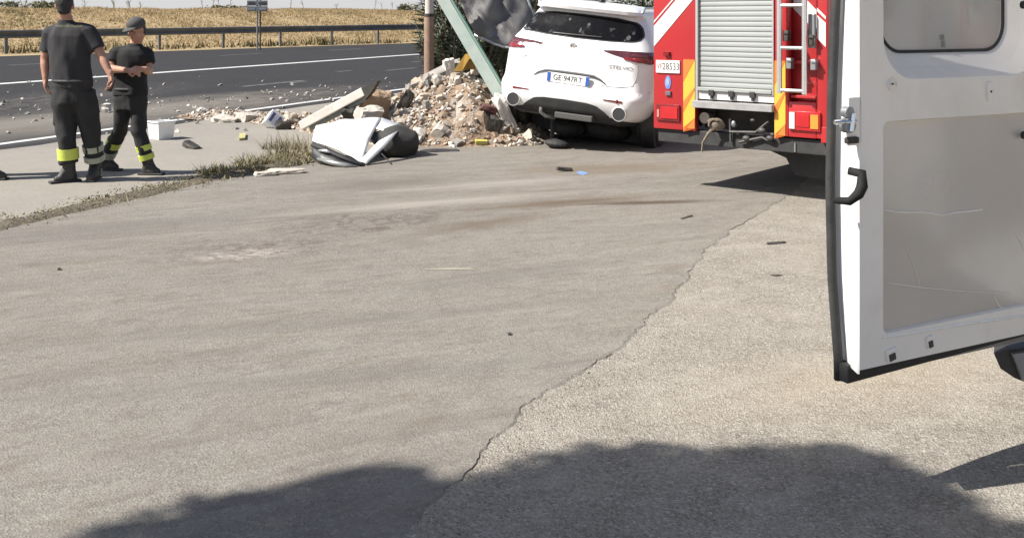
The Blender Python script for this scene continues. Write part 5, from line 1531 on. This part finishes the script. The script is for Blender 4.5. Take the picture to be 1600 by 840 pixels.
q = DP(1472, 62, .089); mb = MB(); mb.box(q + Vector((0, 0, .008)), (.018, .003, .018)); mb.box(q + Vector((.006, 0, -.016)), (.014, .003, .022)); mb.build("glass_mark", pm("glass_mark", (.2, .19, .19), None, 5, .6), gl)
# weather strip along the free edge and the bottom
mb = MB(); zq = DP(1312, 592, .11).z
mb.tube([Vector((door_left(max(z, zbot)) - .016, .108, z)) for z in [zq + (DTOP - zq) * i / 30 for i in range(31)]], [.015] * 31, 8); dobj(mb, "weather_strip", M_black_rubber, True)
a_, b_ = DP(1310, 593, .10), DP(1310, 566, .10)
mb = MB(); mb.prism([(a_.x, .06, a_.z), (b_.x, .06, b_.z), (DP(1345, 576, .06).x, .06, zbot + .008), (HS, .06, zbot + .004), (HS, .06, zbot - .018)], (0, .058, 0)); dobj(mb, "bottom_seal", M_black_rubber)
mb = MB(); mb.box(((HS + .2) / 2 + .02, .075, zbot - .030), (HS - .22, .020, .022)); dobj(mb, "bottom_rail", pm("rail_grey", (.24, .235, .225), None, 5, .5), 0)
# latch, handle, grommets, brackets
a = DP(1315, 165, .03); b = DP(1352, 238, .03)
mb = MB(); mb.bbox((DP(1332, 190, .012).x, .006, DP(1332, 190, 0).z), (.060, .012, .155), .004); lt = dobj(mb, "latch_plate", M_door_in, radians(40))
q = DP(1324, 190, 0); mb = MB(); mb.tube([q + Vector((0, .012, .03)), q + Vector((0, -.012, .03))], .018, 14); mb.tube([q + Vector((0, .012, -.012)), q + Vector((0, -.014, -.012))], .024, 14); mb.build("latch_cup", M_galv, lt, smooth=radians(40))
mb = MB(); mb.tube([q + Vector((-.055, .0, .0)), q + Vector((.02, -.016, .002))], .007, 8); mb.tube([q + Vector((0, -.016, -.03)), q + Vector((.012, -.014, .025))], .008, 8); mb.build("latch_bolt", M_chrome, lt, smooth=radians(40))
mb = MB(); q = DP(1330, 219, 0); mb.bbox(q + Vector((0, -.002, 0)), (.05, .02, .022), .006); mb.build("latch_clip", M_dark_metal, lt)
h1, h2, h3 = DP(1333, 269, 0), DP(1330, 288, 0), DP(1316, 312, 0)
mb = MB(); mb.tube([h1 + Vector((-.02, 0, .006)), h1 + Vector((0, -.035, 0)), h2 + Vector((0, -.045, 0)), h2.lerp(h3, .5) + Vector((.004, -.045, 0)), h3 + Vector((0, -.03, 0)), h3 + Vector((-.012, .02, -.004))], [.013, .017, .018, .017, .014, .010], 10); dobj(mb, "pull_handle", pm("handle_black", (.012, .012, .012), None, 5, .75, spec=.25), True)
q = DP(1393, 132, 0); mb = MB(); mb.tube([q + Vector((0, .004, 0)), q + Vector((0, -.006, 0)), q + Vector((0, -.006, 0.0001))], [.022, .020, .013], 20, cap=False); mb.tube([q + Vector((0, -.004, 0)), q + Vector((0, .002, 0))], .016, 18); dobj(mb, "grommet", M_door_in, radians(40))
mb = MB(); mb.tube([q + Vector((0, -.003, 0)), q + Vector((0, -.0055, 0))], .005, 10); dobj(mb, "screw", M_dark_metal)
q = DP(1545, 143, 0); mb = MB(); mb.bbox(q + Vector((0, -.003, 0)), (.026, .012, .066), .004); lock = dobj(mb, "stop_block", M_door_in); mb = MB(); mb.tube([q + Vector((0, -.008, 0)), q + Vector((0, -.011, 0))], .004, 8); mb.build("screw", M_dark_metal, lock)
for (x, y, w) in ((1392, 558, .05), (1452, 538, .035)):
    q = DP(x, y, 0)
    mb = MB(); mb.bbox(q + Vector((0, -.002, .010)), (w, .012, .040), .005, roty(-.2)); bk = dobj(mb, "bottom_bracket", M_door_in)
    mb = MB(); mb.bbox(q + Vector((-.002, -.009, .004)), (w * .55, .004, .022), .001, roty(-.2)); mb.build("slot", M_dark_metal, bk)
for (x, y) in ((1597, 8), (1598, 211)):
    q = DP(x, y, 0); mb = MB(); mb.tube([q + Vector((0, .0, 0)), q + Vector((0, -.012, 0))], .014, 12); dobj(mb, "rubber_stop", M_black_rubber)
mb = MB()
for z in (.75, 1.5, 2.1): mb.bbox((HS - .02, .03, z), (.09, .05, .10), .01)
dobj(mb, "hinge", M_door_in)
# --- van body (beyond the right edge of the photograph): local x to the right, y forward
VW, VH, VL = 1.95, 2.5, 5.4
mb = MB()
sec = [(.02, .38), (.02, 1.9), (.12, VH), (4.0, VH), (4.65, 1.75), (5.3, 1.25), (VL, .9), (VL, .38)]
mb.prism([Vector((.06, y, z)) for y, z in sec], (.05, 0, 0)); mb.prism([Vector((VW - .05, y, z)) for y, z in sec], (.05, 0, 0))
mb.box((VW / 2 + .03, 2.06, VH - .03), (VW - .12, 3.88, .05)); mb.box((VW / 2 + .03, 2.6, .42), (VW - .12, 5.1, .06))
mb.box((VW / 2 + .03, 4.55, 1.0), (VW - .12, 1.6, .9))
mb.build("body", M_white_paint, van)
mb = MB(); mb.bbox((VW * .75, .0, 1.42), (VW / 2 - .06, .06, 1.85), .02); rd = mb.build("rear_door", M_white_paint, van)
mb = MB(); mb.bbox((VW * .75, -.032, 1.85), (VW / 2 - .3, .01, .6), .004); mb.build("window", M_glass_dark, rd)
mb = MB(); mb.prism([(.12, 4.08, VH - .12), (VW - .06, 4.08, VH - .12), (VW - .06, 4.62, 1.84), (.12, 4.62, 1.84)], (0, .02, .012)); mb.build("windscreen", M_glass_dark, van)
for x in (.052, VW + .003):
    mb = MB(); mb.prism([(x, 3.3, 1.55), (x, 4.55, 1.55), (x, 3.95, 2.2), (x, 3.3, 2.2)], (.006, 0, 0)); mb.build("side_window", M_glass_dark, van)
for x in (.2, VW - .16):
    for y in (1.1, 4.3): wheel(van, (x, y, .34), .34, .22, -1 if x < 1 else 1, M_galv)
for x in (.3, VW - .25):
    mb = MB(); mb.bbox((x, VL - .02, .85), (.25, .1, .2), .03); mb.build("headlight", M_clear, van)
mb = MB(); mb.bbox((VW * .75, -.02, .50), (VW * .5 - .1, .16, .16), .03); mb.build("rear_bumper", M_black_plastic, van)
# black corner of the bumper with a grey step, just inside the picture
def VL_(p): return Vinv @ p
cb = [Q(1553, 552, 3.75), Q(1563, 575, 3.75), Q(1585, 590, 3.75), Q(1640, 612, 3.75), Q(1640, 540, 3.75), Q(1575, 545, 3.75)]
mb = MB(); mb.prism([VL_(p) for p in cb], VL_(cb[0] + Vector((.12, .25, 0))) - VL_(cb[0])); mb.build("bumper_corner", M_black_plastic, van)
cb = [Q(1583, 553, 3.73), Q(1600, 596, 3.73), Q(1645, 615, 3.73), Q(1645, 545, 3.73)]
mb = MB(); mb.prism([VL_(p) for p in cb], VL_(cb[0] + Vector((.0, .02, 0))) - VL_(cb[0])); mb.build("step_plate", pm("step_pale", (.20, .195, .20), (.28, .27, .27), 8, .5), van)
# ================================================================== people
M_skin = pm("skin", (0.42, 0.235, 0.165), (0.36, 0.185, 0.125), 10, .5, spec=.4, lo=.3, hi=.7)
M_hair = pm("dark_hair", (0.012, 0.011, 0.010), (0.028, 0.024, 0.022), 40, .6, bump=.6, bscale=120)
M_shirt = pm("charcoal_shirt", (0.021, 0.020, 0.0225), (0.029, 0.028, 0.031), 6, .9, bump=.25, bscale=120)
M_black_shirt = pm("black_shirt", (0.009, 0.009, 0.010), (0.014, 0.014, 0.015), 6, .9, bump=.25, bscale=120)
M_trouser = pm("dark_trousers", (0.016, 0.016, 0.0165), (0.024, 0.0235, 0.023), 5, .85, bump=.3, bscale=90)
M_boot = pm("work_boot", (0.022, 0.020, 0.019), (0.05, 0.046, 0.042), 9, .6, bump=.4, bscale=50)
M_lime = pm("lime_reflective", (0.58, 0.66, 0.10), (0.50, 0.58, 0.10), 12, .5)
M_silver = pm("silver_reflective", (0.40, 0.41, 0.33), (0.33, 0.34, 0.26), 12, .4)
M_print = pm("faded_print", (0.26, 0.245, 0.12), (0.17, 0.16, 0.085), 90, .8)
M_eye = pm("eye_dark", (0.02, 0.015, 0.012), None, 5, .2)
M_lip = pm("lip", (0.30, 0.12, 0.10), None, 5, .5)
V = Vector

def hand(mb, wrist, d, palm_n, L_=0.185, curl=0.5, side=1):
    """palm, four bent fingers of unequal length and a thumb leaving the palm's side"""
    d = d.normalized(); n = (palm_n - d * palm_n.dot(d)).normalized(); t = d.cross(n) * side
    pc = wrist + d * L_ * .25
    rot = Matrix((t, d, n)).transposed()
    mb.ellipsoid(pc, (.040, L_ * .30, .017), rot, 12, 8)
    mb.capsule(wrist - d * .03, wrist + d * .03, .027, .026, 10)
    for i, (off, ln) in enumerate(((-.029, .070), (-.010, .082), (.010, .076), (.028, .058))):
        p0 = wrist + d * L_ * .46 + t * off
        a = curl * (.8 + .12 * i)
        d1 = (d * cos(a * .5) + n * sin(a * .5)); d2 = (d * cos(a * 1.2) + n * sin(a * 1.2)); d3 = (d * cos(a * 1.9) + n * sin(a * 1.9))
        p1 = p0 + d1 * ln * .45; p2 = p1 + d2 * ln * .32; p3 = p2 + d3 * ln * .25
        mb.capsule(p0 - d1 * .02, p1, .0098, .0092, 8); mb.capsule(p1, p2, .0092, .0085, 8); mb.capsule(p2, p3, .0085, .0075, 8)
    q0 = wrist + d * L_ * .14 - t * .026
    q1 = q0 - t * .026 + d * .030 + n * .010; q2 = q1 - t * .006 + d * .032 + n * .014
    mb.capsule(q0, q1, .014, .011, 8); mb.capsule(q1, q2, .011, .009, 8)

def chain(mb, pts, rad, n=14):
    for (a, b, ra, rb) in zip(pts, pts[1:], rad, rad[1:]): mb.capsule(a, b, ra, rb, n)

def build_person(root, J, shirt_m, woman=False):
    s = J["s"]
    # ---- body: one continuous surface
    mb = MB()
    hd, hr = J["head"], J["headrot"]
    mb.ellipsoid(hd + hr @ V((0, .012, .020)) * s, V((.076, .094, .100)) * s, hr, 18, 14)
    mb.ellipsoid(hd + hr @ V((0, -.030, -.055)) * s, V((.056, .060, .062)) * s, hr, 14, 10)
    mb.ellipsoid(hd + hr @ V((0, -.066, -.098)) * s, V((.026, .022, .018)) * s, hr, 10, 8)
    mb.capsule(hd + hr @ V((0, -.086, .005)) * s, hd + hr @ V((0, -.106, -.034)) * s, .009 * s, .0145 * s, 8)
    for sx in (-1, 1):
        mb.ellipsoid(hd + hr @ V((sx * .078, .010, -.012)) * s, V((.010, .022, .034)) * s, hr, 10, 8)
        mb.ellipsoid(hd + hr @ V((sx * .045, -.062, -.030)) * s, V((.020, .016, .018)) * s, hr, 8, 6)
        mb.ellipsoid(hd + hr @ V((sx * .012, -.098, -.036)) * s, V((.008, .010, .008)) * s, hr, 8, 6)
        mb.ellipsoid(hd + hr @ V((sx * .034, -.078, .022)) * s, V((.024, .012, .008)) * s, hr, 8, 6)
    mb.capsule(hd + hr @ V((0, .03, -.07)) * s, J["neck"], .056 * s, .062 * s, 14)
    chest, belly, pelvis = J["chest"], J["belly"], J["pelvis"]
    Rt = J["torsorot"]
    mb.ellipsoid(chest, V((.150, .095, .18)) * s, Rt, 16, 12); mb.ellipsoid(belly, V((.130, .09, .15)) * s, Rt, 16, 12); mb.ellipsoid(pelvis, V((.130, .09, .10)) * s, Rt, 16, 12)
    mb.capsule(J["neck"], chest, .06 * s, .09 * s); mb.capsule(chest, pelvis, .09 * s, .085 * s)
    for k in ("L", "R"):
        sh, el, wr, hip, kn, an = (J[x + k] for x in ("sh", "el", "wr", "hip", "kn", "an"))
        mb.capsule(J["neck"] - V((0, 0, .04)), sh, .05 * s, .055 * s)
        mb.capsule(sh, el, .054 * s, .042 * s); m_ = el.lerp(wr, .3)
        mb.capsule(el, m_, .041 * s, .043 * s); mb.capsule(m_, wr, .043 * s, .027 * s)
        hand(mb, wr, J["hd" + k], J["hn" + k], .185 * s, J.get("curl" + k, .6), J.get("hs" + k, 1))
        mb.capsule(hip, kn, .070 * s, .050 * s); c_ = kn.lerp(an, .3); mb.capsule(kn, c_, .054 * s, .056 * s); mb.capsule(c_, an, .056 * s, .036 * s)
        mb.capsule(an, J["toe" + k] * .6 + an * .4 - V((0, 0, .03)), .036 * s, .03 * s)
    body = remeshed(mb, "body", M_skin, root, .0075, 4)
    # ---- face details
    for sx in (-1, 1):
        e = MB(); e.ellipsoid(hd + hr @ V((sx * .031, -.084, .004)) * s, V((.011, .007, .006)) * s, hr, 8, 6); e.build("eye", M_eye, body, True)
        e = MB(); e.ellipsoid(hd + hr @ V((sx * .034, -.089, .024)) * s, V((.019, .005, .004)) * s, hr, 8, 6); e.build("eyebrow", M_hair, body, True)
    e = MB(); e.ellipsoid(hd + hr @ V((0, -.090, -.066)) * s, V((.022, .007, .007)) * s, hr, 10, 6); e.build("mouth", M_lip, body, True)
    # ---- hair
    mb = MB()
    mb.ellipsoid(hd + hr @ V((0, .022, .030)) * s, V((.083, .094, .098)) * s, hr, 18, 14)
    mb.ellipsoid(hd + hr @ V((0, .058, -.030)) * s, V((.066, .046, .075)) * s, hr, 14, 10)
    if woman: mb.ellipsoid(hd + hr @ V((0.0, .09, -.05)) * s, V((.045, .04, .06)) * s, hr, 10, 8)
    remeshed(mb, "hair", M_hair, root, .010, 3, .003, 30)
    if woman:
        cp = MB(); cp.ellipsoid(hd + hr @ V((0, .016, .052)) * s, V((.092, .106, .078)) * s, hr, 20, 12)
        rows = []
        for i in range(13):
            a = radians(-62 + 124 * i / 12); rows.append([hd + hr @ V((sin(a) * .088, .012 - cos(a) * .098, .046)) * s, hd + hr @ V((sin(a) * .080, .006 - cos(a) * .175, .030)) * s])
        cp.grid(rows); cap_ = cp.build("cap", pm("grey_cap", (.050, .050, .048), (.07, .068, .064), 8, .9), root, True)
        b = MB(); b.ellipsoid(hd + hr @ V((0, .016, .130)) * s, V((.010, .010, .006)) * s, hr, 8, 6); b.build("cap_button", M_black_shirt, cap_, True)
    # ---- shirt
    mb = MB()
    tw = J.get("twist", 0.0)
    nk, hm = J["neck"], J["hem"]
    up = chest + V((0, 0, .13 * s))
    secs = [(hm + V((0, 0, -.035)), .182 * s, .135 * s, tw), (hm + V((0, 0, .03)), .185 * s, .138 * s, tw), (belly, .182 * s, .134 * s, tw), (belly.lerp(chest, .5), .190 * s, .132 * s, tw),
            (chest, .200 * s, .130 * s, tw), (chest.lerp(up, .55), .200 * s, .124 * s, tw), (up, .165 * s, .105 * s, tw), (nk + V((0, 0, -.02)), .075 * s, .075 * s, tw), (nk + V((0, 0, .012)), .066 * s, .068 * s, tw)]
    mb.loft(secs, 24)
    for k in ("L", "R"):
        sh, el = J["sh" + k], J["el" + k]
        mb.capsule(nk - V((0, 0, .055)), sh, .060 * s, .074 * s, 16)
        mb.capsule(chest + V((0, 0, .03)), sh - V((0, 0, .04)), .11 * s, .07 * s, 16)
        slv = sh.lerp(el, J.get("sleeve", .78)); d = (slv - sh).normalized()
        mb.tube([sh - d * .01, sh.lerp(slv, .5), slv], [.080 * s, .076 * s, .074 * s], 18)
    shirt = remeshed(mb, "shirt", shirt_m, root, .011, 4, .017, 7.0, (1, 1, .5))
    # ---- trousers
    lw = J.get('legw', 1.0)
    mb = MB()
    mb.loft([(pelvis + V((0, 0, -.13)), .165 * s, .125 * s, tw), (pelvis + V((0, .01, -.05)), .178 * s, .135 * s, tw), (pelvis + V((0, 0, .04)), .172 * s, .130 * s, tw), (pelvis + V((0, 0, .11)), .160 * s, .118 * s, tw)], 24)
    for k in ("L", "R"):
        hip, kn, an = J["hip" + k], J["kn" + k], J["an" + k]
        cuff = kn.lerp(an, .86)
        mb.tube([hip + V((0, 0, .03)), hip.lerp(kn, .25), hip.lerp(kn, .6), kn, kn.lerp(cuff, .4), kn.lerp(cuff, .8), cuff], [x * s for x in (.105, .110 * lw, .098 * lw, .088 * lw, .090 * lw, .088 * lw, .085 * lw)], 20)
        p = hip.lerp(kn, .58) + J.get("pk" + k, V((-.05, 0, 0))); mb.bbox(p, (.09, .12, .17), .03)
    tro = remeshed(mb, "trousers", M_trouser, root, .011, 3, .020, 7.5, (1, 1, .7))
    for k in ("L", "R"):
        kn, an = J["kn" + k], J["an" + k]; ax = (an - kn).normalized()
        for (t0, t1, mt_) in J["bands" + k]:
            mbb = MB(); a, b = kn.lerp(an, t0), kn.lerp(an, t1)
            path = [a - ax * .001, a, b, b + ax * .001]
            mbb.tube(path, [.084 * s * lw, .098 * s * lw, .096 * s * lw, .084 * s * lw], 22); mbb.build("reflective_band", mt_, tro, radians(50))
    bl = MB(); pts_ = [pelvis + V((0, 0, .085)) + rotz(tw) @ V((cos(2 * pi * i / 24) * .176 * s, sin(2 * pi * i / 24) * .133 * s, 0)) for i in range(24)]
    bl.tube(pts_ + [pts_[0]], .016, 6); bl.build("belt", M_black_rubber, tro)
    # ---- boots
    for k in ("L", "R"):
        an, toe, kn = J["an" + k], J["toe" + k], J["kn" + k]
        fd = V((toe.x - an.x, toe.y - an.y, 0)).normalized()
        bz = toe.z
        mb = MB(); up = kn.lerp(an, .66)
        mb.capsule(up, an, .066 * s, .058 * s, 14)
        heel = V((an.x, an.y, bz + .045)) - fd * .03
        ball = V((toe.x, toe.y, bz + .040)) - fd * .06
        mb.capsule(an, heel, .056 * s, .045 * s); mb.capsule(heel, ball, .046 * s, .043 * s); mb.capsule(an, ball, .052 * s, .042 * s); mb.capsule(ball, V((toe.x, toe.y, bz + .036)) - fd * .035, .046 * s, .035 * s)
        b_ = remeshed(mb, "boot", M_boot, root, .010, 2, .004, 20)
        so = MB(); rot = rotz(atan2(fd.y, fd.x)); c = (heel + ball) / 2; c.z = bz + .012
        so.bbox(c + fd * .012, (.285 * s, .095 * s, .022), .010, rot); so.build("sole", M_black_rubber, b_)
    return body, shirt, tro

# ---- bareheaded man, seen from behind
mr = empty("person", G(113, 285))
tag(mr, "bareheaded firefighter in charcoal shirt seen from behind, arms hanging, on the concrete strip", "person", "firefighters on the concrete strip")
def m(px, py, y=0.0):
    return Q(px, py, mr.location.y + y) - mr.location
J = dict(s=1.0, head=m(101, 8, -.0) , headrot=rotz(radians(180 + 18)), neck=m(104, 33), chest=m(109, 68), belly=m(110, 102), pelvis=m(113, 140), hem=m(113, 131),
    torsorot=roty(radians(3)), shL=m(80, 52), shR=m(137, 49), elL=m(70, 92, .02), elR=m(159, 87, -.02), wrL=m(71, 124, -.03), wrR=m(173, 118, -.08),
    hdL=V((.05, -.1, -1)), hdR=V((.12, -.15, -1)), hnL=V((.9, .3, 0)), hnR=V((-.8, -.5, 0)), hsL=1, hsR=-1, curlL=.7, curlR=.9,
    hipL=m(98, 146), hipR=m(131, 146), knL=m(104, 208, .01), knR=m(142, 206, .09), anL=m(108, 262, .03), anR=m(149, 257, .20), toeL=m(84, 284.5, -.06), toeR=m(139, 281, -.02),
    bandsL=[(.44, .75, M_lime)], bandsR=[(.38, .55, M_silver), (.70, .86, M_silver)], pkL=V((-.055, 0, 0)), pkR=V((.05, 0, 0)), sleeve=.74)
J["toeL"].z = 0.0; J["toeR"].z = 0.0
bodyM, shirtM, troM = build_person(mr, J, M_shirt)
bvh = BVHTree.FromPolygons([v.co[:] for v in shirtM.data.vertices], [p.vertices[:] for p in shirtM.data.polygons])
def shirt_project(me):
    for v in me.vertices:
        hit = bvh.ray_cast(V((v.co.x, -1.0, v.co.z)), V((0, 1, 0)))
        if hit[0] is not None: v.co.y = hit[0].y - .003
c = m(113.5, 41)
text_obj("shirt_print", "VIGILI DEL FUOCO", .030, M_print, shirtM, Matrix.Translation((c.x, 0, c.z)) @ Matrix.Rotation(radians(90), 4, 'X'), 0, .95, project=shirt_project)
# phone in his right hand
q = J["wrR"] + V((.01, -.02, -.10))
ph = empty("handheld_radio", mr.location + q, (0.2, .3, .5)); tag(ph, "small black radio in the right hand of the bareheaded firefighter", "radio")
MB().bbox((0, 0, 0), (.045, .028, .10), .006).build("case", M_black_plastic, ph); MB().tube([(.012, 0, .05), (.012, 0, .10)], .005, 6).build("antenna", M_black_rubber, ph)

# ---- capped colleague, facing us with head bowed over the hands
wr_ = empty("person", G(205, 273))
tag(wr_, "capped firefighter in black polo shirt, striding with both hands held together", "person", "firefighters on the concrete strip")
def w(px, py, y=0.0):
    return Q(px, py, wr_.location.y + y) - wr_.location
J2 = dict(s=.93, legw=.86, head=w(212.5, 46, -.07), headrot=rotz(radians(-28)) @ rotx(radians(18)), neck=w(211, 70, .0), chest=w(204, 96, .0), belly=w(203, 124, .01), pelvis=w(204, 152, .02), hem=w(204, 144, .01),
    torsorot=rotz(radians(-12)), twist=radians(-12), shL=w(182, 83, -.02), shR=w(229, 84, .03), elL=w(173, 108, -.06), elR=w(233, 112, -.04), wrL=w(199, 110, -.24), wrR=w(223, 108, -.24),
    hdL=V((1, -.2, -.05)), hdR=V((-.9, -.35, .0)), hnL=V((0, .5, -.6)), hnR=V((0, .5, -.6)), hsL=1, hsR=-1, curlL=1.0, curlR=1.0,
    hipL=w(194, 158, .02), hipR=w(215, 158, .02), knL=w(187, 203, .10), knR=w(217, 206, -.03), anL=w(166, 250, .30), anR=w(232, 258, .0), toeL=w(186, 262, .26), toeR=w(251, 273, -.02),
    bandsL=[(.34, .52, M_lime), (.68, .86, M_silver)], bandsR=[(.42, .58, M_lime), (.70, .86, M_lime)], pkL=V((-.02, 0, 0)), pkR=V((.03, 0, 0)), sleeve=.55)
J2["toeL"].z = 0.0; J2["toeR"].z = 0.0; J2["anL"].z = .115; J2["anR"].z = .11
build_person(wr_, J2, M_black_shirt, True)

# ---- third one just outside the left edge: boot tip and shadow reach into the picture
t3 = empty("person", G(-13, 278))
tag(t3, "firefighter at the left picture edge of whom only a boot tip shows", "person", "firefighters on the concrete strip")
J3 = dict(s=1.0, head=V((-.13, 0, 1.66)), headrot=rotz(radians(90)), neck=V((-.13, 0, 1.52)), chest=V((-.13, 0, 1.29)), belly=V((-.13, 0, 1.08)), pelvis=V((-.12, 0, .90)), hem=V((-.12, 0, .94)),
    torsorot=rotz(radians(90)), twist=radians(90), shL=V((-.13, .19, 1.42)), shR=V((-.13, -.19, 1.42)), elL=V((-.20, .24, 1.15)), elR=V((-.20, -.24, 1.15)), wrL=V((-.12, .22, .94)), wrR=V((-.12, -.22, .94)),
    hdL=V((.1, 0, -1)), hdR=V((.1, 0, -1)), hnL=V((0, -1, 0)), hnR=V((0, 1, 0)), hsL=1, hsR=-1, hipL=V((-.12, .1, .87)), hipR=V((-.12, -.1, .87)), knL=V((-.16, .12, .48)), knR=V((-.06, -.11, .48)),
    anL=V((-.28, .12, .11)), anR=V((.0, -.11, .11)), toeL=V((-.08, .14, 0)), toeR=V((.21, -.12, 0)), bandsL=[(.5, .8, M_lime)], bandsR=[(.5, .8, M_lime)], pkL=V((0, .05, 0)), pkR=V((0, -.05, 0)), sleeve=.74)
build_person(t3, J3, M_shirt)
